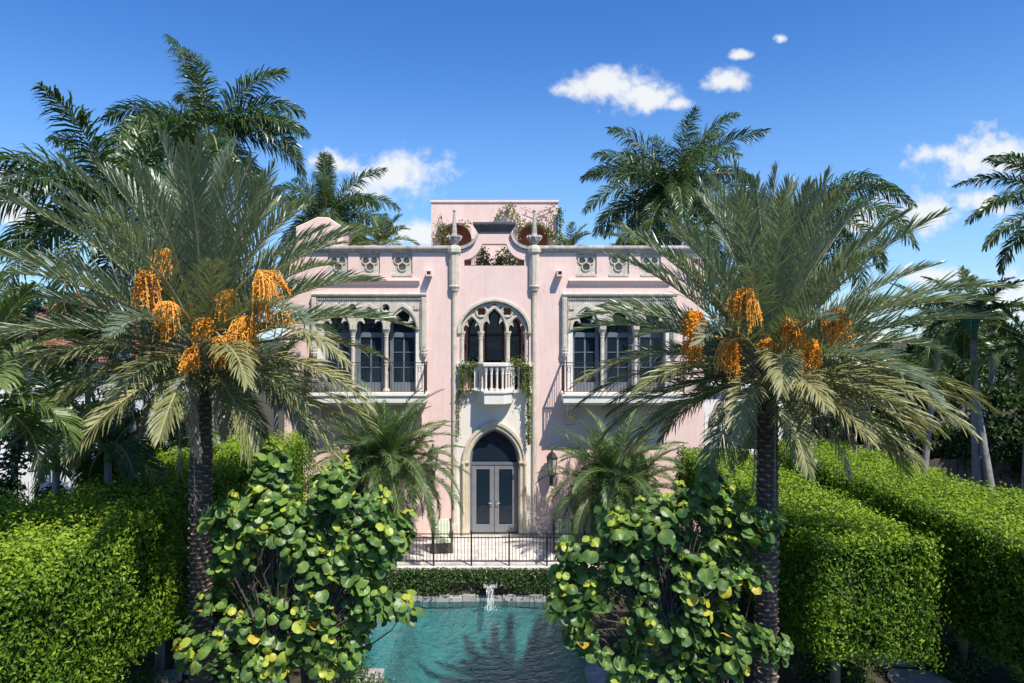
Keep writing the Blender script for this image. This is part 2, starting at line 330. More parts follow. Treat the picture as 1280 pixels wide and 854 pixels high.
def tiles(name, c1, c2, mortar, sx, sy, rough=0.75, msize=0.012):
    m, nt, out = newmat(name); L = nt.links
    tc = N(nt, 'ShaderNodeTexCoord'); mp = N(nt, 'ShaderNodeMapping'); L.new(tc.outputs['Object'], mp.inputs[0])
    br = N(nt, 'ShaderNodeTexBrick'); L.new(mp.outputs[0], br.inputs['Vector'])
    br.inputs['Scale'].default_value = 1.0; br.inputs['Brick Width'].default_value = sx; br.inputs['Row Height'].default_value = sy
    br.inputs['Mortar Size'].default_value = msize; br.inputs['Color1'].default_value = (*c1, 1); br.inputs['Color2'].default_value = (*c2, 1); br.inputs['Mortar'].default_value = (*mortar, 1)
    nz = N(nt, 'ShaderNodeTexNoise', Scale=2.5, Detail=7.0); L.new(tc.outputs['Object'], nz.inputs['Vector'])
    rp = N(nt, 'ShaderNodeMapRange'); L.new(nz.outputs[0], rp.inputs['Value']); rp.inputs['From Min'].default_value = .35; rp.inputs['From Max'].default_value = .7
    rp.inputs['To Min'].default_value = 0.72; rp.inputs['To Max'].default_value = 1.05
    mg = N(nt, 'ShaderNodeMixRGB', _blend_type='MULTIPLY'); mg.inputs[0].default_value = 1; L.new(br.outputs['Color'], mg.inputs[1]); L.new(rp.outputs[0], mg.inputs[2])
    b = N(nt, 'ShaderNodeBsdfPrincipled', Roughness=rough); b.inputs['Specular IOR Level'].default_value = .25; L.new(mg.outputs[0], b.inputs['Base Color'])
    bp = N(nt, 'ShaderNodeBump', Strength=0.5, Distance=0.01); L.new(br.outputs['Fac'], bp.inputs['Height']); bp.invert = True; L.new(bp.outputs[0], b.inputs['Normal'])
    L.new(b.outputs[0], out.inputs[0]); return m
M['paver'] = tiles('pale_terrace_pavers', (0.66, 0.62, 0.585), (0.72, 0.68, 0.645), (0.42, 0.38, 0.35), 0.62, 0.4)
M['poolfloor'] = surf('pool_pebble_finish', (0.17, 0.27, 0.27), (0.34, 0.44, 0.42), 1.1, 0.6, 0.5, 30, detail=9.0)
M['shelf'] = surf('pool_shelf_pebbles', (0.30, 0.36, 0.34), (0.46, 0.52, 0.49), 6, 0.6, 0.5, 40)
M['coping'] = surf('pool_coping_stone', (0.24, 0.235, 0.23), (0.42, 0.41, 0.40), 4, 0.7, 0.3, 40, stain=(0.25, 0.24, 0.23, .5))
M['slab'] = surf('stepping_stone', (0.22, 0.19, 0.16), (0.42, 0.38, 0.33), 5, 0.85, 0.4, 30, stain=(0.12, 0.10, 0.08, .6))
M['soil'] = surf('planting_soil', (0.028, 0.024, 0.016), (0.07, 0.065, 0.035), 3, 0.95, 0.8, 12)

def rooftile():
    m, nt, out = newmat('clay_barrel_tiles'); L = nt.links
    tc = N(nt, 'ShaderNodeTexCoord'); b = N(nt, 'ShaderNodeBsdfPrincipled', Roughness=0.8)
    w = N(nt, 'ShaderNodeTexWave', Scale=2.2, Distortion=0.6); w.bands_direction = 'X'; L.new(tc.outputs['Object'], w.inputs['Vector'])
    nz = N(nt, 'ShaderNodeTexNoise', Scale=3.0, Detail=6.0); L.new(tc.outputs['Object'], nz.inputs['Vector'])
    rp = N(nt, 'ShaderNodeValToRGB'); L.new(nz.outputs[0], rp.inputs[0])
    rp.color_ramp.elements[0].position = .35; rp.color_ramp.elements[0].color = (0.34, 0.12, 0.07, 1)
    rp.color_ramp.elements[1].position = .7; rp.color_ramp.elements[1].color = (0.52, 0.23, 0.15, 1)
    L.new(rp.outputs[0], b.inputs['Base Color'])
    bp = N(nt, 'ShaderNodeBump', Strength=1.0, Distance=0.08); L.new(w.outputs['Fac'], bp.inputs['Height']); L.new(bp.outputs[0], b.inputs['Normal'])
    L.new(b.outputs[0], out.inputs[0]); return m
M['rooftile'] = rooftile()

def watermat():
    m, nt, out = newmat('pool_water'); L = nt.links
    tc = N(nt, 'ShaderNodeTexCoord')
    n1 = N(nt, 'ShaderNodeTexNoise', Scale=2.6, Detail=6.0, Roughness=0.6, Distortion=0.6); L.new(tc.outputs['Object'], n1.inputs['Vector'])
    # rings running out from the falling water
    mp = N(nt, 'ShaderNodeMapping'); mp.inputs['Location'].default_value = (0.17, -19.75, 0); L.new(tc.outputs['Object'], mp.inputs[0])
    w = N(nt, 'ShaderNodeTexWave', Scale=1.15, Distortion=2.5, Detail=2.0); w.wave_type = 'RINGS'; w.rings_direction = 'Z'; L.new(mp.outputs[0], w.inputs['Vector'])
    ad = N(nt, 'ShaderNodeMath', _operation='MULTIPLY_ADD'); L.new(w.outputs['Fac'], ad.inputs[0]); ad.inputs[1].default_value = 0.07; L.new(n1.outputs[0], ad.inputs[2])
    n9 = N(nt, 'ShaderNodeTexNoise', Scale=11.0, Detail=4.0, Distortion=0.8); L.new(tc.outputs['Object'], n9.inputs['Vector'])
    a9 = N(nt, 'ShaderNodeMath', _operation='MULTIPLY_ADD'); L.new(n9.outputs[0], a9.inputs[0]); a9.inputs[1].default_value = 0.42; L.new(ad.outputs[0], a9.inputs[2]); ad = a9
    bp = N(nt, 'ShaderNodeBump', Strength=0.75, Distance=0.13); L.new(ad.outputs[0], bp.inputs['Height'])
    fr = N(nt, 'ShaderNodeFresnel', IOR=1.33); L.new(bp.outputs[0], fr.inputs['Normal'])
    gl = N(nt, 'ShaderNodeBsdfGlossy', Roughness=0.04); L.new(bp.outputs[0], gl.inputs['Normal'])
    tr = N(nt, 'ShaderNodeBsdfTransparent'); tr.inputs[0].default_value = (0.33, 0.69, 0.73, 1)
    mx = N(nt, 'ShaderNodeMixShader'); L.new(fr.outputs[0], mx.inputs[0]); L.new(tr.outputs[0], mx.inputs[1]); L.new(gl.outputs[0], mx.inputs[2])
    L.new(mx.outputs[0], out.inputs[0]); return m
M['water'] = watermat()
def fallmat():
    m, nt, out = newmat('falling_water'); L = nt.links
    tc = N(nt, 'ShaderNodeTexCoord'); mp = N(nt, 'ShaderNodeMapping'); mp.inputs['Scale'].default_value = (26, 8, 2.2); L.new(tc.outputs['Object'], mp.inputs[0])
    nz = N(nt, 'ShaderNodeTexNoise', Scale=1.5, Detail=5.0); L.new(mp.outputs[0], nz.inputs['Vector'])
    mr = N(nt, 'ShaderNodeMapRange'); L.new(nz.outputs[0], mr.inputs['Value']); mr.inputs['From Min'].default_value = .46; mr.inputs['From Max'].default_value = .78
    b = N(nt, 'ShaderNodeBsdfPrincipled', Roughness=0.15); b.inputs['Base Color'].default_value = (.85, .9, .92, 1)
    tr = N(nt, 'ShaderNodeBsdfTransparent'); tr.inputs[0].default_value = (.9, .95, .96, 1)
    mx = N(nt, 'ShaderNodeMixShader'); L.new(mr.outputs[0], mx.inputs[0]); L.new(tr.outputs[0], mx.inputs[1]); L.new(b.outputs[0], mx.inputs[2])
    L.new(mx.outputs[0], out.inputs[0]); return m
M['fall'] = fallmat()
def stripemat():
    m, nt, out = newmat('striped_cushion_fabric'); L = nt.links
    tc = N(nt, 'ShaderNodeTexCoord'); sp_ = N(nt, 'ShaderNodeSeparateXYZ'); L.new(tc.outputs['Object'], sp_.inputs[0])
    mu = N(nt, 'ShaderNodeMath', _operation='MULTIPLY'); L.new(sp_.outputs[0], mu.inputs[0]); mu.inputs[1].default_value = 10.0
    f = N(nt, 'ShaderNodeMath', _operation='FRACT'); L.new(mu.outputs[0], f.inputs[0])
    g = N(nt, 'ShaderNodeMath', _operation='GREATER_THAN'); L.new(f.outputs[0], g.inputs[0]); g.inputs[1].default_value = 0.5
    mc = N(nt, 'ShaderNodeMixRGB'); L.new(g.outputs[0], mc.inputs[0]); mc.inputs[1].default_value = (.74, .73, .64, 1); mc.inputs[2].default_value = (.46, .54, .31, 1)
    b = N(nt, 'ShaderNodeBsdfPrincipled', Roughness=0.9); L.new(mc.outputs[0], b.inputs['Base Color']); L.new(b.outputs[0], out.inputs[0]); return m
M['stripe'] = stripemat()
M['deadleaf'] = leafmat('dead_palm_leaf', (0.20, 0.16, 0.115), (0.30, 0.245, 0.18), (0.42, 0.36, 0.28), trans=0.1, rough=0.8, spec=0.1)
#PART2
# ------------------------------------------------------------------ 2D outlines
def parch(hw, zs, rise, cx=0.0, n=10):
    """pointed arch, left springing over the apex to right springing"""
    rad = (hw*hw + rise*rise) / (2*hw); c = rad - hw
    a1 = math.atan2(rise, -(-c)) if False else math.atan2(rise, c)
    right = [(cx - c + rad*math.cos(a1*i/n), zs + rad*math.sin(a1*i/n)) for i in range(n+1)]   # right springing -> apex
    left = [(2*cx - x, z) for (x, z) in right]
    return left + right[::-1][1:]
def earch(hw, zs, rise, cx=0.0, n=24):
    out = []
    for i in range(n+1):
        t = PI - PI*i/n
        x = math.cos(t); z = math.sin(t)
        z = z*(1 + 0.06*(1-abs(x))) / 1.06
        out.append((cx + hw*x, zs + rise*z))
    return out
def bez(p, q, r, n=5):
    return [((1-t)**2*p[0] + 2*t*(1-t)*q[0] + t*t*r[0], (1-t)**2*p[1] + 2*t*(1-t)*q[1] + t*t*r[1]) for t in [i/n for i in range(1, n+1)]]
def cusped(hw, zs, rise, cx=0.0):
    """trefoil headed light, left springing to right springing"""
    P = [(1.0, 0.0)]
    P += bez(P[-1], (1.02, 0.30), (0.84, 0.40)); P += bez(P[-1], (0.66, 0.50), (0.42, 0.30), 4)
    P += bez(P[-1], (0.40, 0.42), (0.50, 0.52), 3); P += bez(P[-1], (0.62, 0.72), (0.30, 0.84), 5); P += bez(P[-1], (0.08, 0.92), (0.0, 1.0), 3)
    right = [(cx + x*hw, zs + z*rise) for x, z in P]
    left = [(2*cx - x, z) for x, z in right]
    return left + right[::-1][1:]
def foils(cx, cz, n, off, r, a0=0.0, k=60):
    """n-lobed hole"""
    out = []
    for i in range(k):
        t = 2*PI*i/k; d = 0.35*off
        for j in range(n):
            a = a0 + 2*PI*j/n; ca = off*math.cos(t-a); disc = r*r - (off*math.sin(t-a))**2
            if disc > 0 and ca + math.sqrt(disc) > 0: d = max(d, ca + math.sqrt(disc))
        out.append((cx + d*math.cos(t), cz + d*math.sin(t)))
    return out
def circ(cx, cz, r, k=24): return [(cx + r*math.cos(2*PI*i/k), cz + r*math.sin(2*PI*i/k)) for i in range(k)]
def rect(x0, x1, z0, z1): return [(x0,z0),(x1,z0),(x1,z1),(x0,z1)]
def arch_ring(outer, inner, legz):
    """band between two arch lines carried down to legz"""
    o0, o1 = outer[0], outer[-1]; i0, i1 = inner[0], inner[-1]
    return [(o0[0], legz)] + outer + [(o1[0], legz), (i1[0], legz)] + inner[::-1] + [(i0[0], legz)]

# ------------------------------------------------------------------ leaves
rng = np.random.default_rng(7)
def unit(v): return v / np.maximum(np.linalg.norm(v, axis=-1, keepdims=True), 1e-9)
def leaf_cloud(mb, P, Nn, size, mi=0, tint=None, spread=0.7, ratio=0.5, droop=0.15):
    """small folded leaves at points P facing roughly along Nn"""
    n = len(P)
    if n == 0: return
    nn = unit(Nn + rng.normal(0, spread, (n,3)))
    a = unit(np.cross(nn, rng.normal(0, 1, (n,3)))); b = np.cross(nn, a)
    s = size * rng.uniform(0.65, 1.3, (n,1)); w = s*ratio
    base = P - a*s*0.5; tip = P + a*s*0.5 - nn*s*droop
    l = P + b*w*0.5 + nn*s*0.10 - a*s*.05; r = P - b*w*0.5 + nn*s*0.10 - a*s*.05
    V = np.stack([base, l, tip, r], 1).reshape(-1, 3)
    k = mb.nv
    i0 = np.arange(n)*4
    F = np.concatenate([np.stack([i0, i0+2, i0+1], 1), np.stack([i0, i0+3, i0+2], 1)])
    t = np.repeat(rng.uniform(0, 1, n) if tint is None else tint, 4)
    mb.v.append(V); mb.f.extend((F + k).tolist()); mb.m.extend([mi]*len(F)); mb.nv += len(V); mb.t.append(t)

def lump(P, f=1.0, seed=0.0):
    return (np.sin(P[:,0]*2.1*f+seed)*np.sin(P[:,1]*1.7*f+1.3+seed)+np.sin(P[:,2]*2.6*f+.7+seed)*np.sin(P[:,0]*1.3*f-P[:,1]*2.2*f+seed)
            + 0.6*np.sin(P[:,0]*5.3*f+P[:,2]*4.1*f+seed)*np.sin(P[:,1]*4.7*f+seed))/2.6
def hedge_leaves(mb, lo, hi, density, size, rad=0.35, depth=0.22, mi=0, faces='-x+x-y+z-z', bump=0.13, seed=0.0):
    lo = np.array(lo, float); hi = np.array(hi, float); d = hi-lo
    specs = {'-x':(0,0,d[1]*d[2]),'+x':(0,1,d[1]*d[2]),'-y':(1,0,d[0]*d[2]),'+y':(1,1,d[0]*d[2]),'-z':(2,0,d[0]*d[1]),'+z':(2,1,d[0]*d[1])}
    for key, (ax, side, area) in specs.items():
        if key not in faces: continue
        per = 14; nc = int(area*density/per); n = nc*per
        Cc = lo + rng.uniform(0, 1, (nc,3))*d; Cc[:,ax] = hi[ax] if side else lo[ax]
        g = rng.normal(0, .075, (n,3)); g[:,ax] *= .8
        P = np.repeat(Cc, per, 0) + g
        P[:,[k for k in range(3) if k != ax]] = np.clip(P, lo, hi)[:,[k for k in range(3) if k != ax]]
        Q = np.clip(P, lo+rad, hi-rad); Q[:,ax] = (hi[ax]-rad) if side else (lo[ax]+rad); dn = unit(P-Q)
        lum = lump(P, 1.0, seed); off = np.repeat(rng.normal(0, .075, nc), per)
        P = Q + dn*rad + dn*(lum*bump + off)[:,None] + g*.6 - dn*(rng.exponential(depth*.35, n))[:,None]
        tint = np.clip(0.46 + 0.2*lump(P, 2.3, seed+2) + np.repeat(rng.normal(0, .17, nc), per) + off*1.6 + rng.normal(0, .13, n) + (.24 if key == '+z' else -.12), 0, 1)  # sunlight painted into the leaf tint: top face lighter, sides and underside darker
        up = dn + np.array([0.1, -0.1, 0.35 if key == '+z' else 0.08])
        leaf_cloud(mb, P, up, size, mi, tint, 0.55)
        # stray shoots poking out
        k = n//25
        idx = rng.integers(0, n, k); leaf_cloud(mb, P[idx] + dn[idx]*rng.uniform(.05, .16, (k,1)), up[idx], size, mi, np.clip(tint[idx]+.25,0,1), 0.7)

def stem(mb, a, b, r0, r1, sag=0.0, n=6, k=6, mi=0, wob=0.0, rnd=random):
    a = Vector(a); b = Vector(b); pts = []; rr = []
    for i in range(n+1):
        t = i/n; p = a.lerp(b, t); p.z += sag*math.sin(PI*t)
        if 0 < i < n: p += Vector((rnd.uniform(-1,1), rnd.uniform(-1,1), rnd.uniform(-.5,.5)))*wob
        pts.append(p); rr.append(r0 + (r1-r0)*t)
    mb.tube(pts, rr, k, mi, cap=False)
    return pts

# ------------------------------------------------------------------ the ground, pool and terrace
PX0, PX1, PY0, PY1 = -2.65, 2.25, 9.0, 20.55          # pool
WZ = -0.95
def ground():
    xs = sorted(set([-600,-200,-80,-40,-25,-16,-12,-10,-8.5,-7.6,-6.9,-6.2,-5.6,-4.6,-3.34,PX0-0.05,PX1+0.05,3.2,4.4,5.4,6.0,6.8,7.6,8.6,10,13,17,25,40,80,200,600]))
    ys = sorted(set([-60,-20,0,5,8,PY0,11,13,14.5,15.93,17.5,19.22,PY1,20.8,22,24,27,31,36,45,60,90,160,400,900]))
    def h(x, y):
        if y >= 20.7: return -0.06
        t = min(1, max(0, (abs(x + .2) - 5.3)/1.4)); return -0.78 + 0.72*t*t*(3-2*t)
    mb = MB(); V = [(x, y, h(x, y)) for y in ys for x in xs]; F = []
    nx = len(xs)
    for j in range(len(ys)-1):
        for i in range(nx-1):
            if xs[i] >= PX0-0.06 and xs[i+1] <= PX1+0.06 and ys[j] >= PY0 and ys[j+1] <= PY1+.01: continue
            if -3.35 <= xs[i] and xs[i+1] <= PX0-.04 and 15.9 <= ys[j] and ys[j+1] <= 19.25: continue
            F.append((j*nx+i, j*nx+i+1, (j+1)*nx+i+1, (j+1)*nx+i))
    mb.add(V, F)
    return tag(mb.build('ground', M['soil']), kind='structure')
ground()
mb = MB(); x0, x1, y0, y1 = PX0, PX1, PY0, PY1
gx_ = sorted(set([x0, x0+.06, x0+.15, x0+.3, x0+.5, x0+.8, x0+1.2, x0+1.8, -.2, x1-1.8, x1-1.2, x1-.8, x1-.5, x1-.3, x1-.15, x1-.06, x1])); gy_ = [y0, y0+.5, y0+2, 13, 15, 16.5, 17.5, 18.5, 19.2, 19.6, 19.9, 20.15, 20.3, 20.4, 20.5, y1]
def pdepth(x, y):
    if x == x0 and 15.5 < y < 19.5: return -1.055
    d = min(x-x0, x1-x, y1-y, (y-y0)); q = min(1, d/1.1); return -.80 - 1.55*(1-(1-q)**2.6)
V = [(x, y, pdepth(x, y)) for y in gy_ for x in gx_]; n_ = len(gx_)
mb.add(V, [(b*n_+a, b*n_+a+1, (b+1)*n_+a+1, (b+1)*n_+a) for b in range(len(gy_)-1) for a in range(n_-1)])
tag(mb.build('pool_basin', M['poolfloor'], None, True), kind='structure')
mb = MB(); g = 60
mb.add([(x0,y0,WZ),(x1,y0,WZ),(x1,y1,WZ),(x0,y1,WZ)], [(0,1,2,3)])
tag(mb.build('pool_water', M['water']), kind='structure')
mb = MB(); mb.add([(-500,-500,.0),(500,-500,.0),(500,-4,.0),(-500,-4,.0)], [(0,1,2,3)])
tag(mb.build('canal_water', surf('canal_water', (0.012, 0.035, 0.05), (0.02, 0.05, 0.065), .4, .12, .9, 1.5, .5)), kind='structure')
# shallow shelf beside the pool and its water
mb = MB(); mb.box(-3.32, PX0-.002, 15.95, 19.2, -1.5, -1.06)
tag(mb.build('pool_shelf', M['shelf']), kind='structure')
mb = MB(); mb.add([(-3.32,15.95,WZ),(PX0,15.95,WZ),(PX0,19.2,WZ),(-3.32,19.2,WZ)], [(0,1,2,3)])
tag(mb.build('shelf_water', M['water']), kind='structure')
def coping_block(x0, x1, y0, y1, label):
    mb = MB(); b = .015; z1 = -.74
    o = [(x0,y0),(x1,y0),(x1,y1),(x0,y1)]; i_ = [(x0+b,y0+b),(x1-b,y0+b),(x1-b,y1-b),(x0+b,y1-b)]
    V = [(x,y,-1.2) for x,y in o] + [(x,y,z1-b) for x,y in o] + [(x,y,z1) for x,y in i_]
    F = [(0,1,5,4),(1,2,6,5),(2,3,7,6),(3,0,4,7),(4,5,9,8),(5,6,10,9),(6,7,11,10),(7,4,8,11),(8,9,10,11)]
    mb.add(V, F); return tag(mb.build('coping_stone', M['coping']), label, 'coping stone', 'coping stones around the pool')
coping_block(-3.7, -2.62, 19.2, 19.75, 'grey coping stone at the far end of the shallow shelf, beside the left sea grape')
coping_block(-3.22, -2.6, 15.3, 15.9, 'pale coping stone at the near left corner of the pool')
coping_block(2.08, 2.7, 15.1, 16.0, 'pale coping stone at the near right corner of the pool under the right sea grape')
coping_block(2.25, 2.6, 16.0, 20.5, 'long pale coping edge along the right side of the pool')
coping_block(-2.98, -2.64, 19.75, 20.5, 'short coping edge between shelf end and ivy wall')

# terrace slab
mb = MB(); mb.box(-9.2, 9.2, 20.72, 24.2, -0.055, 0.0)
tag(mb.build('terrace', M['paver']), kind='structure')
# retaining wall with a stone ledge and spout
t = empty('retaining_wall', (0, 20.62, -1.0), 'low retaining wall with stone ledge at the far end of the pool', 'wall')
mb = MB(); mb.box(-9.2, 9.2, 0, .1, -.4, 0.94); mb.build('wall_face', M['wood'], t)
mb = MB(); mb.box(-9.2, 9.2, -.03, .1, 0.943, 1.0); mb.build('wall_cap', M['paver'], t)
mb = MB()
for i in range(12):
    xa = -2.6 + i*.4; mb.box(xa+.006, xa+.394, -.20 - .03*math.sin(i*7.1), -.002, -.1, 0.20 + .04*math.sin(i*3.7))
mb.build('stone_ledge', M['coping'], t)
# steps on the left, seen through the sea grape
mb = MB()
for i in range(4): mb.box(-6.5, -5.6, 19.5 + i*.32, 20.6, -.75 + i*.18, -.57 + i*.18 - (.004 if i == 3 else 0))
tag(mb.build('garden_steps', M['white']), 'white garden steps half hidden behind the left sea grape', 'steps')
# paths
random.seed(3)
def slab(name, x, y, w, d, z, rz, label, cat, group):
    mb = MB(); n = 9; pr = [(w*.5*(1+.12*random.uniform(-1,1))*math.copysign(abs(math.cos(2*PI*i/n))**.6, math.cos(2*PI*i/n)),
                             d*.5*(1+.12*random.uniform(-1,1))*math.copysign(abs(math.sin(2*PI*i/n))**.6, math.sin(2*PI*i/n))) for i in range(n)]
    V = [(a,b,-.12) for a,b in pr] + [(a,b,.03) for a,b in pr] + [(a*.95,b*.95,.045) for a,b in pr]
    F = [tuple(range(2*n,3*n))]
    for i in range(n):
        j = (i+1)%n; F += [(i,j,n+j,n+i),(n+i,n+j,2*n+j,2*n+i)]
    mb.add(V, F); o = mb.build(name, M['slab'], None, loc=(x,y,z), rz=rz); tag(o, label, cat, group); return o
for i, (y, lab) in enumerate([(13.75,'stepping stone cut by the bottom edge of the photo, right of the hedge post'),(15.15,'broad stepping stone between the two right hedges, nearest whole one'),
        (16.6,'stepping stone in the shade between the right hedges, second along'),(18.1,'stepping stone deep in shade between the right hedges'),(19.6,'farthest stepping stone between the right hedges')]):
    slab('stepping_stone', 8.62 + .1*math.sin(i*2), y, 1.25, 1.2, -.02, .1*math.sin(i*5), lab, 'stepping stone', 'stepping stones between the right hedges')
for i, (x, y, lab) in enumerate([(-6.75,13.6,'sunlit stone edging by the bottom edge of the photo under the left hedge'),(-6.55,14.9,'stone edging running up behind the lowest left sea grape leaves'),(-6.35,16.2,'shaded stone edging behind the left date palm trunk')]):
    slab('edging_stone', x, y, .55, 1.25, .02, -.1, lab, 'edging stone', 'stone edging along the left path')

# ------------------------------------------------------------------ the mansion
XC = -0.06; FY = 24.0
house = empty('pink_mansion', (XC, FY, 0), 'pink stucco Venetian Gothic mansion with carved stone arches behind the pool', 'mansion')
HW = 7.38; TOP = 9.93
cap_outer = earch(1.22, 7.18, 1.06)
outline = [(-HW, 0), (-1.33, 0), (-1.33, 5.03), (-1.22, 5.03)] + cap_outer + [(1.22, 5.03), (1.33, 5.03), (1.33, 0), (HW, 0), (HW, TOP), (1.28, TOP)]
shoulder = bez((1.28, 10.02), (0.66, 10.05), (0.55, 10.6), 8)
outline += [(1.28, 10.02)] + shoulder + [(-x, z) for x, z in shoulder[::-1]] + [(-1.28, 10.02), (-1.28, TOP), (-HW, TOP)]
lun = [(-1.06, 9.47), (1.06, 9.47), (1.06, 9.68)] + bez((1.06, 9.68), (0.60, 9.72), (0.42, 10.24), 8) + [(-0.42, 10.24)]
lun += [(-x, z) for x, z in (bez((1.06, 9.68), (0.60, 9.72), (0.42, 10.24), 8)[::-1][1:] + [(1.06, 9.68)])]
holes = [lun]
PAN = [3.24, 4.38, 5.50]
for s in (-1, 1):
    holes.append(rect(*sorted((s*2.72, s*6.06)), 4.98, 8.2))
    for c in PAN: holes.append(rect(s*c-.36, s*c+.36, 9.1, 9.90))
mb = MB(); mb.plate(outline, holes, 0, .4); mb.build('facade_wall', M['pink'], house)
mb = MB(); D = 11.0
mb.box(-HW, -HW+.4, .402, D, 0, TOP-.002); mb.box(HW-.4, HW, .402, D, 0, TOP-.002); mb.box(-HW, HW, D, D+.4, 0, TOP-.004)
mb.build('side_wall', M['pink'], house)
mb = MB(); mb.box(-HW+.4, HW-.4, .41, D, 8.95, 9.08); mb.build('roof', M['roofflat'], house)
# coping
def moulding(mb, x0, x1, prof, y=0.0):
    """horizontal moulding: profile of (depth out, z)"""
    V = []; k = len(prof)
    for x in (x0, x1): V += [(x, y - d, z) for d, z in prof]
    F = [(i, i+1, k+i+1, k+i) for i in range(k-1)] + [tuple(range(k))[::-1], tuple(range(k, 2*k)), (k-1, 0, k, 2*k-1)]
    mb.add(V, F)
cop = [(-.42, 9.932), (0.0, 9.932), (.06, 9.95), (.07, 9.99), (.12, 10.03), (.15, 10.06), (.15, 10.13), (.11, 10.16), (-.42, 10.17)]
for s in (-1, 1):
    mb = MB(); moulding(mb, *sorted((s*1.56, s*(HW+.05))), cop); mb.build('parapet_coping', M['weathered'], house)
    mb = MB(); moulding(mb, *sorted((s*2.62, s*6.2)), [(-.01, 8.80), (.03, 8.82), (.09, 8.87), (.13, 8.92), (.13, 8.965), (.02, 8.985), (-.01, 8.985)]); mb.build('sill_ledge', M['pink'], house)
# pierced parapet panels
def panel_plate(c):
    hs = []
    for (dx, dz) in ((-.155, .17), (.155, .17), (0, -.075)): hs.append((dx, dz))
    mb = MB()
    mb.plate(rect(c-.355, c+.355, 9.17, 9.895), [foils(c-.145, 9.66, 3, .045, .078, PI/2), foils(c+.145, 9.66, 3, .045, .078, PI/2), foils(c, 9.44, 4, .055, .085, PI/4)], .06, .16)
    for dx, dz, r in ((-.145, 9.66, .15), (.145, 9.66, .15), (0, 9.44, .168)):
        mb.plate(circ(c+dx, dz, r), [circ(c+dx, dz, r-.036)], .022+.004*abs(dx), .064)
    return mb
for s in (-1, 1):
    for c in PAN:
        p = panel_plate(s*c).build('tracery_panel', M['stone'], house)
        mb = MB(); mb.box(s*c-.359, s*c+.359, .175, .26, 9.105, 9.895); mb.build('panel_backing', M['weathered'], p)
        mb = MB(); mb.box(s*c-.358, s*c+.358, -.025, .2, 9.102, 9.168); mb.build('panel_sill', M['stone'], p)
# pediment: cap and shoulder bands
mb = MB()
prof = [(0.0,10.602,.56),(.02,10.62,.58),(.04,10.72,.62),(.10,10.84,.68),(.16,10.90,.74),(.17,10.97,.76),(.12,10.99,.74)]
V = []; F = []
for d, z, w in prof: V += [(-w, -d, z), (w, -d, z), (w, .42, z), (-w, .42, z)]
for i in range(len(prof)-1):
    for k in range(4): F.append((i*4+k, i*4+(k+1)%4, (i+1)*4+(k+1)%4, (i+1)*4+k))
F += [(3,2,1,0), tuple(len(V)-4+k for k in range(4))]
mb.add(V, F); ped = mb.build('pediment_cap', M['darkcap'], house)
for s in (-1, 1):
    a = [(s*1.26, 10.035)] + [(s*x, z+.012) for x, z in bez((1.26, 10.03), (0.66, 10.06), (0.56, 10.59), 8)]
    b = [(s*1.26, 10.13)] + [(s*(x+.07), z+.06) for x, z in bez((1.26, 10.08), (0.70, 10.10), (0.57, 10.52), 8)]
    mb = MB(); mb.plate(a + b[::-1], [], -.09, .42); mb.build('shoulder_coping', M['weathered'], ped)
# lunette railing
mb = MB(); mb.box(-1.05, 1.05, .10, .13, 9.475, 9.50)
tops = [(-1.04, 9.66)] + [(-x, z) for x, z in bez((1.04, 9.66), (0.62, 9.70), (0.44, 10.1), 6)]
for s in (-1, 1):
    pts = [(s*abs(x), .115, z-.03) for x, z in tops]; mb.tube(pts, .012, 6)
    for i in range(9):
        x = 1.0 - i*.075; zt = np.interp(x, [p[0] for p in sorted((abs(a), b) for a, b in tops)], [p[1] for p in sorted((abs(a), b) for a, b in tops)]) - .04
        mb.tube([(s*x, .115, 9.5), (s*x, .115, zt)], .008, 5)
        if i % 2 == 0: mb.tube([(s*(x+.05*math.cos(w)), .115, 9.62+.05*math.sin(w)) for w in np.linspace(0, 2*PI, 9)], .006, 4, cap=False)
mb.build('lunette_railing', M['iron'], house)

# corner shafts with spires
for s in (-1, 1):
    u = s*1.405
    mb = MB(); mb.lathe((u, -.02, 0), [(.12, 0), (.12, .35), (.10, .42), (.085, .45), (.085, 8.42), (.1, 8.46), (.1, 8.5)], 12)
    pl = mb.build('corner_shaft', M['stone'], house)
    mb = MB(); mb.lathe((u, -.03, 0), [(.03, 8.46), (.09, 8.50), (.14, 8.58), (.16, 8.64), (.15, 8.68), (.19, 8.70), (.2, 8.74), (.185, 8.78), (.185, 9.82), (.2, 9.86), (.25, 9.93), (.25, 10.05), (.22, 10.14), (.16, 10.17)], 8, a0=PI/8)
    mb.build('bracket_shaft', M['stone'], pl)
    mb = MB(); mb.lathe((u, -.03, 0), [(.10, 10.15), (.12, 10.24), (.19, 10.33), (.20, 10.38), (.24, 10.46), (.235, 10.5), (.12, 10.53), (.095, 10.6), (.09, 10.7), (.035, 11.32), (.03, 11.35), (.06, 11.38), (.055, 11.42), (.02, 11.46)], 10)
    for i in range(8):
        w = 2*PI*i/8; mb.tube([(u+.17*math.cos(w), -.03+.17*math.sin(w), 10.36), (u+.25*math.cos(w), -.03+.25*math.sin(w), 10.47), (u+.235*math.cos(w), -.03+.235*math.sin(w), 10.53)], [.05, .045, .02], 6)
    mb.build('spire', M['weathered'], pl)
# drain spouts
for s in (-1, 1):
    mb = MB(); u = s*2.28; mb.plate(rect(u-.10, u+.10, 9.08, 9.28), [rect(u-.065, u+.065, 9.13, 9.25)], -.32, 0.0)
    mb.box(u-.06, u+.06, -.05, -.03, 9.13, 9.25)
    mb.build('drain_spout', M['pink'], house)

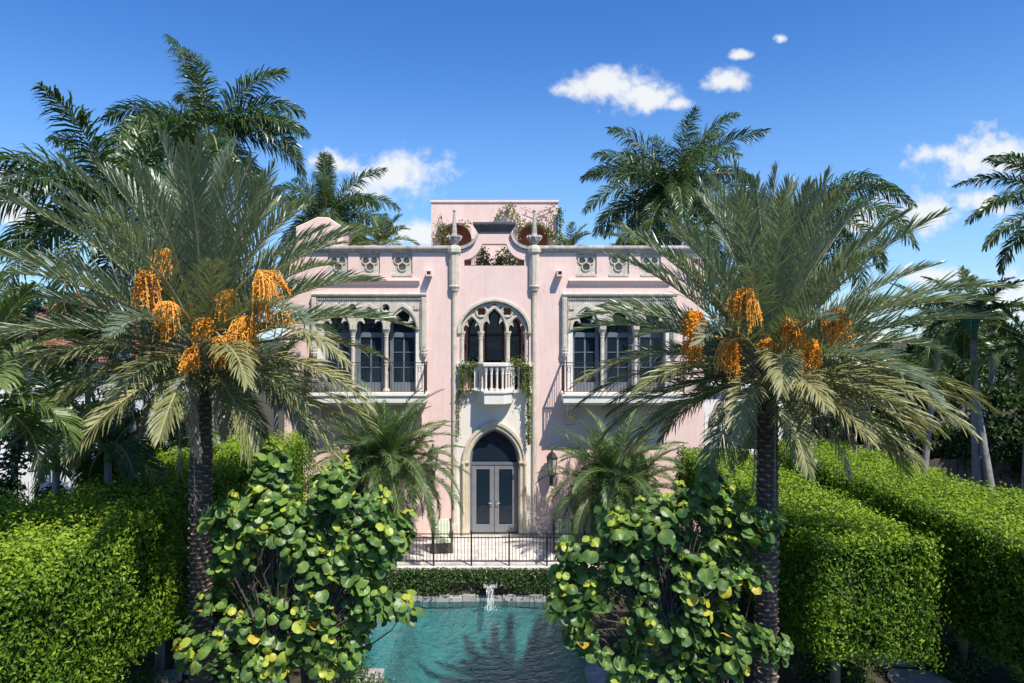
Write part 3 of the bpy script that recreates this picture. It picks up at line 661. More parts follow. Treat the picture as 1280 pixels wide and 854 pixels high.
# ---- centre bay: stone panel, door, recess, tracery, balcony
dz0 = 2.58
panel = [(-1.326, 0), (-.92, 0)] + parch(.92, dz0, 1.22) + [(.92, 0), (1.326, 0), (1.326, 5.026), (-1.326, 5.026)]
mb = MB(); mb.plate(panel, [], .012, .35); mb.build('stone_bay', M['cream'], house)
mb = MB()
mb.plate(arch_ring(parch(1.13, dz0, 1.46), parch(1.02, dz0, 1.32), 0.0), [], -.10, .011, .015)
mb.plate(arch_ring(parch(1.018, dz0, 1.318), parch(.905, dz0, 1.19), 0.0), [], -.05, .012, .01)
mb.plate(arch_ring(parch(.9, dz0, 1.185), parch(.865, dz0, 1.14), 0.0), [], 0.0, .20)
for s in (-1, 1):
    mb.box(*sorted((s*.87, s*1.15)), -.115, .0, 2.54, 2.60)
    mb.lathe((s*1.09, -.105, 0), [(.05, 0), (.05, .2), (.034, .24), (.034, 2.42), (.045, 2.46), (.055, 2.54)], 10)
mb.build('door_surround', M['tanstone'], house)
door = MB(); yd = .22
inner = parch(.865, dz0, 1.14)
door.plate([(-.865, 2.42)] + inner + [(.865, 2.42)], [[(-.79, 2.52)] + parch(.79, 2.60, 1.02) + [(.79, 2.52)]], yd, yd+.1)
door.box(-.865, -.80, yd, yd+.1, 0, 2.418); door.box(.80, .865, yd, yd+.1, 0, 2.418)
dr = door.build('entrance_door', M['doorslate'], house)
for s in (-1, 1):
    mb = MB(); mb.plate(rect(*sorted((s*.008, s*.795)), .02, 2.41), [rect(*sorted((s*.165, s*.64)), .30, 2.26)], yd+.02, yd+.075, .006); lf = mb.build('door_leaf', M['doorgrey'], dr)
    mb = MB(); mb.box(*sorted((s*.16, s*.645)), yd+.045, yd+.055, .295, 2.265); g_ = mb.build('pane', M['glass'], dr)
    mb = MB(); mb.box(*sorted((s*.06, s*.11)), yd-.01, yd+.02, .95, 1.2); mb.tube([(s*.085, yd-.03, 1.08), (s*.085, yd-.06, 1.08), (s*.2, yd-.06, 1.08)], .014, 6); mb.build('handle', M['chrome'], dr)
mb = MB(); mb.plate([(-.79, 2.56)] + parch(.80, 2.60, 1.03) + [(.79, 2.56)], [], yd+.05, yd+.06); mb.build('fanlight_pane', M['glass'], dr)

# loggia recess behind the triple arch
mb = MB(); yr = 1.25
mb.box(-1.5, -1.22, .402, yr, 5.03, 8.6); mb.box(1.22, 1.5, .402, yr, 5.03, 8.6)
mb.plate(rect(-1.5, 1.5, 5.03, 8.6), [[(-.36, 5.06), (.36, 5.06)] + parch(.36, 7.2, .85)[::-1] , ] + [[(c-.27, 5.06), (c+.27, 5.06)] + parch(.27, 7.1, .62, c)[::-1] for c in (-.72, .72)], yr, yr+.3)
mb.box(-1.5, 1.5, .402, yr+.3, 8.6, 8.7)
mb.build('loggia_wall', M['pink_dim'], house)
mb = MB(); mb.box(-1.32, 1.32, .36, 1.6, 4.9, 5.026); mb.build('loggia_floor', M['tanstone'], house)
for c, hw_, zs, ri in ((0, .36, 7.2, .85), (-.72, .27, 7.1, .62), (.72, .27, 7.1, .62)):
    o_ = [(c-hw_, 5.06), (c+hw_, 5.06)] + parch(hw_, zs, ri, c)[::-1]
    iw = hw_-.075
    mb = MB(); mb.plate(o_, [[(c-iw, 7.08), (c+iw, 7.08)] + parch(iw, zs, ri-.12, c)[::-1], rect(c-iw, c+iw, 5.3, 6.98)], yr+.08, yr+.16)
    w = mb.build('arched_window', M['bronze'], house)
    mb = MB(); mb.plate([(c-hw_+.02, 5.08), (c+hw_-.02, 5.08)] + parch(hw_-.02, zs, ri-.03, c)[::-1], [], yr+.115, yr+.125); mb.build('pane', M['glass'], w)
# wall scrolls (small iron sconces) either side in the recess
for s in (-1, 1):
    mb = MB(); mb.tube([(s*1.21, .9, 6.6), (s*1.1, .85, 6.45), (s*1.08, .85, 6.25), (s*1.14, .85, 6.2)], .02, 6); mb.lathe((s*1.08, .85, 6.45), [(.02, 0), (.06, .05), (.05, .22), (.02, .26)], 8); mb.build('loggia_sconce', M['iron'], house)

def notched(top, bottom, notches):
    """outline: arch 'top' (left to right), closed along z=bottom with notch polylines cut upward"""
    out = list(top)[::-1]                           # right -> left over the top
    for nt_ in notches: out += nt_                  # left -> right along the bottom
    return out
zs = 7.16
n1 = cusped(.285, zs, .50, -.795); n2 = cusped(.40, zs, .80, 0.0); n3 = cusped(.285, zs, .50, .795)
top = earch(1.195, zs, 1.05)
mb = MB()
tr_out = notched(top, zs, [n1, n2, n3])
qh = [foils(s*.455, 7.86, 4, .085, .072, PI/4) for s in (-1, 1)] + [foils(0, 8.065, 4, .042, .038, 0)]
qh += [[(s*.22, 8.06), (s*.17, 7.92), (s*.255, 7.99)] for s in (-1, 1)] + [[(s*.49, 7.60), (s*.42, 7.645), (s*.56, 7.645)] for s in (-1, 1)]
mb.plate(tr_out, qh, .06, .2, .008)
for s in (-1, 1): mb.plate(circ(s*.455, 7.86, .21), [circ(s*.455, 7.86, .165)], .02, .062)
mb.plate(circ(0, 8.065, .11), [circ(0, 8.065, .082)], .022, .062)
mb.plate([(x, z) for x, z in parch(.475, zs, .93)] + parch(.415, zs, .835)[::-1], [], .015, .062)
for s in (-1, 1): mb.plate(parch(.35, zs, .60, s*.795) + parch(.298, zs, .525, s*.795)[::-1], [], .025, .062)
arc = mb.build('loggia_arcade', M['stone'], house)
mb = MB(); mb.plate(arch_ring(earch(1.30, 7.18, 1.13), earch(1.19, 7.18, 1.035), 7.08), [], -.07, .05, .012); mb.build('arch_moulding', M['stone'], arc)
def column(u, y, z0, z1, r):
    mb = MB(); mb.lathe((u, y, 0), [(r*1.6, z0), (r*1.6, z0+.08), (r*1.25, z0+.12), (r, z0+.16), (r*.95, z1-.28), (r*1.15, z1-.26), (r*1.0, z1-.23), (r*1.3, z1-.12), (r*1.65, z1-.05), (r*1.7, z1)], 12)
    return mb
for u in (-1.14, -.475, .475, 1.14): column(u, .12, 5.05, 7.165, .078).build('column', M['stone'], arc)

# central balcony
bal = tag(MB().box(0, .001, 0, .001, 0, .001).build('balcony', M['cream'], house)) if False else None
PJ = .62
def poly_band(mb, pts, z0, z1):
    n = len(pts); V = [(x, y, z0) for x, y in pts] + [(x, y, z1) for x, y in pts]
    F = [(i, (i+1)%n, n+(i+1)%n, n+i) for i in range(n)] + [tuple(range(n))[::-1], tuple(range(n, 2*n))]
    mb.add(V, F)
def bpoly(e=0.0): return [(-.64-e, .02), (-.60-e, -.22-e*.6), (-.34-e*.5, -PJ-e), (.34+e*.5, -PJ-e), (.60+e, -.22-e*.6), (.64+e, .02)][::1]
mb = MB(); poly_band(mb, bpoly(), 4.66, 5.03); poly_band(mb, bpoly(.045), 5.032, 5.10)
for s in (-1, 1): mb.box(*sorted((s*.66, s*1.32)), -.10, .05, 5.0, 5.10)
balc = mb.build('balcony_slab', M['cream'], house)
mb = MB(); poly_band(mb, bpoly(.03), 5.93, 5.965); poly_band(mb, bpoly(.055), 5.967, 6.06)
for s in (-1, 1): mb.box(*sorted((s*.70, s*1.32)), -.12, .04, 5.93, 6.055)
mb.build('balcony_rail', M['cream'], balc)
def baluster(u, y):
    mb = MB(); mb.lathe((u, y, 0), [(.065, 5.10), (.065, 5.15), (.045, 5.18), (.036, 5.22), (.036, 5.66), (.05, 5.68), (.04, 5.71), (.05, 5.78), (.075, 5.86), (.08, 5.93)], 8)
    return mb.build('baluster', M['cream'], balc)
for i in range(4): baluster(-.285 + i*.19, -PJ+.06)
for s in (-1, 1):
    for t_ in (.3, .7): baluster(s*(.34+.24*t_), -PJ+.05+.38*t_)
    for i in range(3): baluster(s*(.86+i*.17), -.03)
    mb = MB(); mb.box(*sorted((s*.575, s*.70)), -.26, -.12, 5.102, 5.93); mb.build('balcony_pier', M['cream'], balc)

# ---- side windows with label mould, arcade, railing and balcony slab
def side_window(s):
    X = lambda a, b: tuple(sorted((s*a, s*b)))
    cs = [s*3.215, s*4.385, s*5.555]; hw_ = .46; zs = 7.22
    mb = MB()
    head = rect(*X(2.50, 6.28), zs, 8.36)
    x0, x1 = X(2.50, 6.28)
    nts = []
    for c in sorted(cs): nts += [(c-hw_, zs)] + cusped(hw_, zs, .70, c)[1:-1] + [(c+hw_, zs)]
    outl = [(x1, zs), (x1, 8.36), (x0, 8.36), (x0, zs)] + nts
    mid = sorted(cs); hs = []
    for a, b in zip(mid[:-1], mid[1:]): hs.append(foils((a+b)/2, 7.98, 3, .068, .062, PI/2))
    mb.plate(outl, hs, -.07, .18, .008)
    for c in cs: mb.plate(parch(.585, zs, .93, c) + parch(.49, zs, .80, c)[::-1], [], -.125, -.072, .01)
    for a, b in zip(mid[:-1], mid[1:]): mb.plate(circ((a+b)/2, 7.985, .17), [circ((a+b)/2, 7.985, .135)], -.12, -.072)
    # rosettes in the outer spandrels
    for u in (s*2.72, s*6.06):
        mb.plate(foils(u, 8.02, 4, .06, .055, PI/4), [], -.11, -.072)
    sur = mb.build('window_surround', M['stone'], house)
    mb = MB(); moulding(mb, *X(2.38, 6.40), [(-.01, 8.362), (.09, 8.362), (.14, 8.385), (.18, 8.42), (.19, 8.47), (.12, 8.50), (-.01, 8.51)])
    for u0, u1 in ((2.38, 2.55), (6.23, 6.40)):
        a, b = X(u0, u1); mb.box(a, b, -.15, -.001, 6.55, 8.36); mb.box(a+.03, b-.03, -.175, -.151, 6.6, 8.35)
        mb.lathe(((a+b)/2, -.09, 0), [(.03, 6.22), (.08, 6.28), (.12, 6.40), (.11, 6.44), (.13, 6.5), (.13, 6.549)], 8)
    a, b = X(2.56, 6.22); 
    n = 46
    for i in range(n): xx = a + (b-a)*(i+.5)/n; mb.box(xx-.022, xx+.022, -.12, -.071, 8.27, 8.352)     # dentils
    for u in (2.585, 6.195):
        for i in range(18): zz = 6.62 + i*.09; mb.box(s*u-.02, s*u+.02, -.12, -.071 if zz > zs else -.061, zz, zz+.05)
    mb.build('label_moulding', M['stone'], sur)
    for (u0, u1) in ((2.56, 2.755), (6.015, 6.22)):
        mb = MB(); a, b = X(u0, u1)
        for i in range(5): mb.box(a, b, -.06+.004*(i%2), .3, 4.99 + i*.447, 4.99 + (i+1)*.447 - .006)
        mb.build('stone_jamb', M['cream'], sur)
    for u in (3.80, 4.97): column(s*u, 0.03, 5.02, zs, .075).build('column', M['stone'], sur)
    for c in cs:
        fw = .565 if c == cs[1] else .50
        mb = MB(); fr0, fr1 = c-fw, c+fw
        mb.plate(rect(fr0, fr1, 4.99, 8.18), [rect(c-.37, c-.03, 5.35, 6.95), rect(c+.03, c+.37, 5.35, 6.95), rect(c-.37, c+.37, 7.12, 7.95)], .27, .33, .006)
        for q in (-.2, .2):
            for zz in (5.88, 6.42): mb.box(c+q-.17, c+q+.17, .285, .315, zz-.014, zz+.014)
        w = mb.build('french_window', M['doorslate'], sur)
        for q in (-.2, .2):
            mb = MB(); mb.box(c+q-.175, c+q+.175, .305, .312, 5.34, 6.96); mb.build('pane', M['glass'], w)
        mb = MB(); mb.box(c-.375, c+.375, .305, .312, 7.11, 7.96); mb.build('pane', M['glass'], w)
    # slab, brackets, railing
    PJ2 = .95
    mb = MB(); a, b = X(2.34, 6.44); mb.box(a, b, -PJ2, -.002, 4.74, 4.97); mb.box(a-.05, b+.05, -PJ2-.05, -.002, 4.972, 5.03); mb.box(a+.06, b-.06, -PJ2+.08, -.002, 4.66, 4.738)
    sl_ = mb.build('side_balcony', M['cream'], house)
    for u in (2.66, 4.39, 6.12):
        mb = MB()
        V = []; prof = [(0, 4.658), (-.72, 4.658), (-.74, 4.56), (-.55, 4.45), (-.42, 4.25), (-.2, 4.10), (-.12, 3.92), (0, 3.86)]
        for x in (s*u-.13, s*u+.13): V += [(x, y, z) for y, z in prof]
        k = len(prof); mb.add(V, [(i, (i+1)%k, k+(i+1)%k, k+i) for i in range(k)] + [tuple(range(k))[::-1], tuple(range(k, 2*k))])
        for i in range(3): mb.tube([(s*u-.13+.13*i, -.735, 4.6), (s*u-.13+.13*i, -.57, 4.45), (s*u-.13+.13*i, -.44, 4.25)], .035, 6)
        mb.build('bracket', M['stone'], sl_)
    mb = MB(); yf = -PJ2+.06; a, b = X(2.36, 6.42)
    for zz, r in ((6.09, .024), (5.99, .012), (5.12, .016)):
        mb.box(a, b, yf-r, yf+r, zz-r*.6, zz+r*.6)
        for e in (a, b): mb.box(e-r, e+r, yf+r+.001, -.01, zz-r*.6, zz+r*.6)
    for e in (a, b):
        mb.box(e-.02, e+.02, yf-.02-.003, yf+.02+.003, 5.03, 6.13)
    n = 36
    for i in range(1, n): xx = a + (b-a)*i/n; mb.box(xx-.007, xx+.007, yf-.007, yf+.007, 5.12, 5.985)
    for e in (a, b):
        for i in range(1, 8): yy = yf + (-.01-yf)*i/8; mb.box(e-.007, e+.007, yy-.007, yy+.007, 5.12, 5.985)
    for i in range(0, n, 3):
        xx = a + (b-a)*(i+1.5)/n; mb.tube([(xx+.045*math.cos(w), yf, 5.86+.1*math.sin(w)) for w in np.linspace(0, 2*PI, 10)], .006, 4, cap=False)
    mb.build('railing', M['iron'], sl_)
side_window(-1); side_window(1)
# ground floor openings mostly hidden by palms
for s in (-1, 1):
    mb = MB(); c = s*4.4; mb.plate([(c-1.25, 0.01), (c+1.25, 0.01)] + parch(1.25, 2.3, 1.1, c)[::-1], [[(c-1.0, .012), (c+1.0, .012)] + parch(1.0, 2.3, .88, c)[::-1]], -.10, -.001)
    gsur = mb.build('ground_arch_surround', M['tanstone'], house)
    mb = MB(); mb.plate([(c-1.0, .015), (c+1.0, .015)] + parch(1.0, 2.3, .88, c)[::-1], [], -.03, -.004); mb.build('pane', M['glass'], gsur)
    mb = MB(); mb.box(c-.03, c+.03, -.06, -.031, .02, 3.1); mb.box(c-1, c+1, -.06+.002, -.031, 2.2, 2.28); mb.build('mullion', M['doorslate'], gsur)

# ---- roof tower and gable
def tower():
    y0, y1, hw_, zt = 4.2, 8.2, 2.62, 12.5
    k = (FY+y0)/FY
    arches = [[(c-.66, 9.1), (c+.66, 9.1)] + parch(.66, 11.0, .66, c, 12)[::-1] for c in (-1.62, 1.62)]
    mb = MB(); mb.plate(rect(-hw_, hw_, 9.08, zt), arches, y0, y0+.35)
    mb.box(-hw_, -hw_+.35, y0+.352, y1, 9.08, zt-.002); mb.box(hw_-.35, hw_, y0+.352, y1, 9.08, zt-.002)
    tw = mb.build('roof_tower', M['pink'], house)
    mb = MB(); moulding(mb, -hw_-.03, hw_+.03, [(-4.0, zt-.02+.022), (0.0, zt+.002), (.05, zt+.02), (.05, zt+.09), (.0, zt+.11), (-4.0, zt+.11)], y0); mb.build('tower_coping', M['pink'], tw)
    mb = MB(); mb.box(-hw_+.351, hw_-.351, y0+1.9, y0+2.0, 9.09, zt-.1); mb.box(-.7, .7, y0+.36, y0+1.89, 9.09, zt-.1); mb.build('tower_inner_wall', M['terracotta'], tw)
    for c in (-1.62, 1.62):
        mb = MB(); mb.plate(parch(.80, 11.0, .80, c, 12) + parch(.67, 11.0, .67, c, 12)[::-1], [], y0-.04, y0-.001); mb.build('arch_band', M['pink'], tw)
tower()
mb = MB(); gx = -6.65; gy = 2.6
mb.plate([(gx-1.1, 9.08), (gx+.75, 9.08), (gx+.75, 11.25), (gx+.18, 11.62), (gx-.25, 11.64), (gx-1.1, 11.25)], [rect(gx+.42, gx+.50, 10.55, 10.75)], gy, gy+1.6, .03)
mb.build('roof_gable', M['pink'], house)

# wall lanterns
def lantern(x, z, label):
    t = empty('wall_lantern', (x, FY-.32, z), label, 'lantern', 'iron lanterns beside the entrance door')
    mb = MB(); n = 6
    for i in range(n):
        w = 2*PI*(i+.5)/n; c, s_ = math.cos(w), math.sin(w)
        mb.tube([(.115*c, .115*s_, -.33), (.20*c, .20*s_, .28)], .013, 5)
    for r, zz in ((.12, -.33), (.205, .28)):
        mb.lathe((0,0,0), [(r+.012, zz-.015), (r+.012, zz+.015)], 6, a0=PI/6)
    mb.lathe((0,0,0), [(.06, -.37), (.12, -.345)], 6); mb.lathe((0,0,0), [(.215, .295), (.12, .42), (.05, .46), (.03, .52), (.045, .55), (.01, .6)], 6, a0=PI/6)
    mb.lathe((0,0,0), [(.02, -.62), (.035, -.52), (.02, -.46), (.05, -.37)], 8)
    mb.build('cage', M['iron'], t)
    mb = MB(); mb.lathe((0,0,0), [(.105, -.32), (.187, .27)], 6, a0=PI/6); mb.build('lantern_glass', M['lampglass'], t)
    mb = MB(); mb.tube([(0, 0, -.58), (0, .12, -.66), (0, .32, -.55)], .02, 6); mb.box(-.06, .06, .30, .32, -.75, -.4); mb.build('wall_bracket', M['iron'], t)
p = at(690, 582, 23.68); lantern(p.x, p.z, 'black iron lantern on the pink wall right of the entrance door')
p = at(541, 576, 23.68); lantern(p.x, p.z, 'black iron lantern half behind the palm left of the entrance door')

# ------------------------------------------------------------------ terrace furniture
def chair(x, y, rz, label):
    t = empty('patio_chair', (x, y, 0), label, 'chair', 'patio chairs with striped cushions', rz)
    mb = MB()
    for sx in (-1, 1):
        mb.box(*sorted((sx*.27, sx*.33)), -.30, -.24, 0, .62); mb.box(*sorted((sx*.27, sx*.33)), .26, .32, 0, .98)
        mb.box(*sorted((sx*.265, sx*.345)), -.31, .33, .622, .66)
    mb.box(-.268, .268, -.29, .29, .26, .32); mb.box(-.268, .268, .27, .31, .86, .95); mb.box(-.268, .268, -.29, -.25, .05, .258)
    mb.build('frame', M['wood'], t)
    mb = MB(); V = []
    def cushion(mb, c, sx, sy, sz):
        n = 5; 
        for (k) in range(1):
            o = [(-1,-1),(1,-1),(1,1),(-1,1)]; lv = [(-1,.86),(-.6,1),(.6,1),(1,.86)]
            V = [(c[0]+a*sx*f, c[1]+b*sy*f, c[2]+z*sz) for z, f in lv for a, b in o]
            F = [(3,2,1,0)] + [(i*4+k_, i*4+(k_+1)%4, (i+1)*4+(k_+1)%4, (i+1)*4+k_) for i in range(3) for k_ in range(4)] + [(12,13,14,15)]
            mb.add(V, F)
    cushion(mb, (0, -.02, .40), .265, .28, .075); mb.build('seat_cushion', M['stripe'], t)
    mb = MB(); cushion(mb, (0, .20, .72), .26, .075, .26); mb.build('back_cushion', M['stripe'], t)
p = at(553, 690, 22.3); chair(p.x, 22.2, .15, 'dark wood patio chair with green striped cushions left of the entrance door')
p = at(703, 690, 22.3); chair(p.x+.02, 22.2, -.1, 'dark wood patio chair with green striped cushions right of the entrance door')

t = empty('terracotta_pot', (-5.15, 16.0, -.6), 'large terracotta pot behind the left sea grape beside the palm trunk', 'pot')
mb = MB(); mb.lathe((0,0,0), [(.30, 0), (.42, .5), (.52, 1.1), (.56, 1.5), (.62, 1.55), (.62, 1.75), (.56, 1.76), (.52, 1.6)], 20); mb.build('pot_body', M['terracotta'], t, True)
mb = MB(); mb.box(-.35,.35,-.35,.35,-.3,0.0); mb.build('plinth', M['coping'], t)

# iron pool fence
fe = empty('pool_fence', (0, 20.78, 0), 'thin black iron fence along the front edge of the terrace above the pool', 'fence')
SP = 1.15; X0 = -6.3 + .0
posts = [(-.75 + i*SP) for i in range(-5, 6)]
for x in posts:
    mb = MB(); mb.box(x-.025, x+.025, -.025, .025, 0, 1.03); mb.lathe((x, 0, 0), [(.02, 1.03), (.035, 1.06), (.0, 1.1)], 8); mb.build('post', M['iron'], fe)
for zz in (.97, .86, .14):
    mb = MB()
    for a, b in zip(posts[:-1], posts[1:]): mb.box(a+.026, b-.026, -.014, .014, zz-.012, zz+.012)
    mb.build('rail', M['iron'], fe)
for a, b in zip(posts[:-1], posts[1:]):
    mb = MB()
    for i in range(1, 11):
        x = a + (b-a)*i/11; mb.box(x-.008, x+.008, -.008, .008, .152, .847)
        mb.tube([(x+.03*math.cos(w), 0, .91+.03*math.sin(w)) for w in np.linspace(0, 2*PI, 8)], .005, 4, cap=False)
    mb.build('picket_panel', M['iron'], fe)

# falling water
t = empty('water_spout', (-.17, 20.42, WZ), 'white stream of water falling from the ivy wall into the pool', 'waterfall')
mb = MB(); mb.box(-.2, .2, -.18, .2, .47, .50); mb.box(-.2, -.17, -.18, .2, .501, .55); mb.box(.17, .2, -.18, .2, .501, .55); mb.build('spout_lip', M['coping'], t)
mb = MB(); nx = 12; ny = 10
for layer in range(2):
    V = []; F = []
    for j in range(ny+1):
        q = j/ny; z = .54*(1-q*q); y = -.18 - .42*q - .05*layer
        for i in range(nx+1):
            x = (-.11 + .22*i/nx)*(1-.12*q) + .012*math.sin(i*2.1+j*.8+layer*2); V.append((x, y + .02*math.sin(i*1.7+j*1.3+layer), z))
    for j in range(ny):
        for i in range(nx): F.append((j*(nx+1)+i, j*(nx+1)+i+1, (j+1)*(nx+1)+i+1, (j+1)*(nx+1)+i))
    mb.add(V, F)
mb.build('falling_water', M['fall'], t, True)
mb = MB(); random.seed(5)
for i in range(80):
    w = random.uniform(0, 2*PI); r = abs(random.gauss(0, .2)); z = max(0.005, random.gauss(.02, .05)); s_ = random.uniform(.005, .013)
    c = (r*1.2*math.cos(w), -.63 + r*math.sin(w), z); mb.lathe(c, [(0.001, -s_), (s_, 0), (0.001, s_)], 5)
mb.build('splash', surf('white_water_foam', (.8,.85,.87), None, rough=.3), t, True)
# ------------------------------------------------------------------ palms
def frond(L, n, leaf, elev, droop, v0=35, vj=12, ldroop=0.15, w=0.03, petiole=0.14, side=0.0, fwd=(62, 24), rr=0.022, power=1.3, tipf=0.45, rs=None):
    rs = rs or rng
    K = 16; ts = np.linspace(0, 1, K+1); ang = elev - droop*ts**power
    dx = np.cos(ang)*L/K; dz = np.sin(ang)*L/K
    X = np.concatenate([[0], np.cumsum(dx[:-1])]); Z = np.concatenate([[0], np.cumsum(dz[:-1])]); Yl = side*ts**2*L
    C = np.stack([X, Yl, Z], 1)
    mb = MB()
    mb.tube([tuple(p) for p in C], list(rr*(1-ts*.85)), 5, 1, .5, cap=False)
    t = np.repeat(np.linspace(petiole, 0.995, n), 2) + rs.uniform(-.004, .004, 2*n); t = np.clip(t, 0, 1)
    sd = np.tile([1.0, -1.0], n)
    B = np.stack([np.interp(t, ts, C[:,k]) for k in range(3)], 1)
    a = np.interp(t, ts, ang); T = unit(np.stack([np.cos(a), 2*side*t, np.sin(a)], 1)); U = np.stack([-np.sin(a), 0*a, np.cos(a)], 1); S = unit(np.cross(U, T))
    ph = np.radians(np.interp(t, [0, 1], fwd) + rs.normal(0, 5, 2*n)); v = np.radians(v0 + rs.normal(0, vj, 2*n))
    d = T*np.cos(ph)[:,None] + (S*(sd*np.cos(v))[:,None] + U*np.sin(v)[:,None])*np.sin(ph)[:,None]
    u = (t-petiole)/(1-petiole)
    ln = leaf*(0.45 + .55*np.sin(PI*np.clip(u*.85+.12, 0, 1))**.7)*np.where(u > .75, 1-(u-.75)/.25*(1-tipf)*.7, 1)*rs.uniform(.86, 1.1, 2*n)
    dn = np.array([0, 0, -1.0])
    d2 = unit(d + dn*ldroop*rs.uniform(.6, 1.4, (2*n,1))); d3 = unit(d2 + dn*ldroop*1.5)
    p1 = B + d*(ln*.4)[:,None]; p2 = p1 + d2*(ln*.33)[:,None]; p3 = p2 + d3*(ln*.27)[:,None]
    W = unit(T - d*np.sum(T*d, 1, keepdims=True))*(w*.5)
    V = np.stack([B-W*.5, B+W*.5, p1-W, p1+W, p2-W*.75, p2+W*.75, p3], 1).reshape(-1, 3)
    i0 = np.arange(2*n)*7 + mb.nv
    F4 = np.concatenate([np.stack([i0, i0+1, i0+3, i0+2], 1), np.stack([i0+2, i0+3, i0+5, i0+4], 1)]); F3 = np.stack([i0+4, i0+5, i0+6], 1)
    mb.v.append(V); mb.f += F4.tolist() + F3.tolist(); mb.m += [0]*(len(F4)+len(F3)); mb.nv += len(V)
    mb.t.append(np.repeat(np.clip(rs.normal(.5, .2, 2*n), 0, 1), 7))
    return mb

def date_trunk(base, top, r):
    mb = MB(); H = top.z-base.z; rows = int(H/.085); n = 30; V = []; F = []; tint = []
    k = 0
    for i in range(rows+1):
        z = H*i/rows; f = i/rows; lean = (top-base)*f; R_ = r*(1.08-.12*f) * (1.18 if f > .93 else 1)
        for (dz, a, b, ti) in ((0.0, .93, .02, .15), (.045, .97, .10, .45), (.062, .96, .16, 1.0), (.072, .90, .05, .3)):
            for j in range(n):
                w = 2*PI*j/n; lobe = max(0, math.cos(w*5 + (PI if i % 2 else 0)))**1.0
                rr = R_*(a + b*lobe*1.3) * (1 + .035*math.sin(i*12.9+j*78.2))
                V.append((lean.x + rr*math.cos(w), lean.y + rr*math.sin(w), z + dz + .012*math.sin(j*5.1+i*3.3))); tint.append(ti*(.35+.65*lobe))
    m_ = len(V)//n
    for q in range(m_-1):
        for j in range(n):
            j2 = (j+1)%n; F.append((q*n+j, q*n+j2, (q+1)*n+j2, (q+1)*n+j))
    mb.add(V, F, 0, np.array(tint)); return mb

def fruit(mb, top, size, n, rnd):
    strands = 62; bx = rnd.uniform(-.3, .3); by = rnd.uniform(-.3, .3)
    for s in range(strands):
        a = rnd.uniform(0, 2*PI); sp_ = rnd.uniform(.05, 1)**.6
        e = Vector((math.cos(a)*sp_*size*.40 + bx*size, math.sin(a)*sp_*size*.40 + by*size, -size*rnd.uniform(.3, 1.15)))
        mid = Vector((e.x*.7, e.y*.7, e.z*.30 + size*.1*rnd.uniform(0, 1)))
        mb.tube([top, top+mid, top+e], [.007, .006, .004], 3, 1, cap=False)
        for q in range(n//strands):
            t = rnd.uniform(.25, 1.0); p = top + mid*(2*t*(1-t)) + e*(t*t) + Vector((rnd.gauss(0,.016), rnd.gauss(0,.016), rnd.gauss(0,.016)))
            r = rnd.uniform(.012, .019); ti = rnd.random()
            mb.add([(p.x+r,p.y,p.z),(p.x,p.y+r,p.z),(p.x-r,p.y,p.z),(p.x,p.y-r,p.z),(p.x,p.y,p.z+r*1.35),(p.x,p.y,p.z-r*1.35)],
                   [(0,1,4),(1,2,4),(2,3,4),(3,0,4),(1,0,5),(2,1,5),(3,2,5),(0,3,5)], 0, ti)

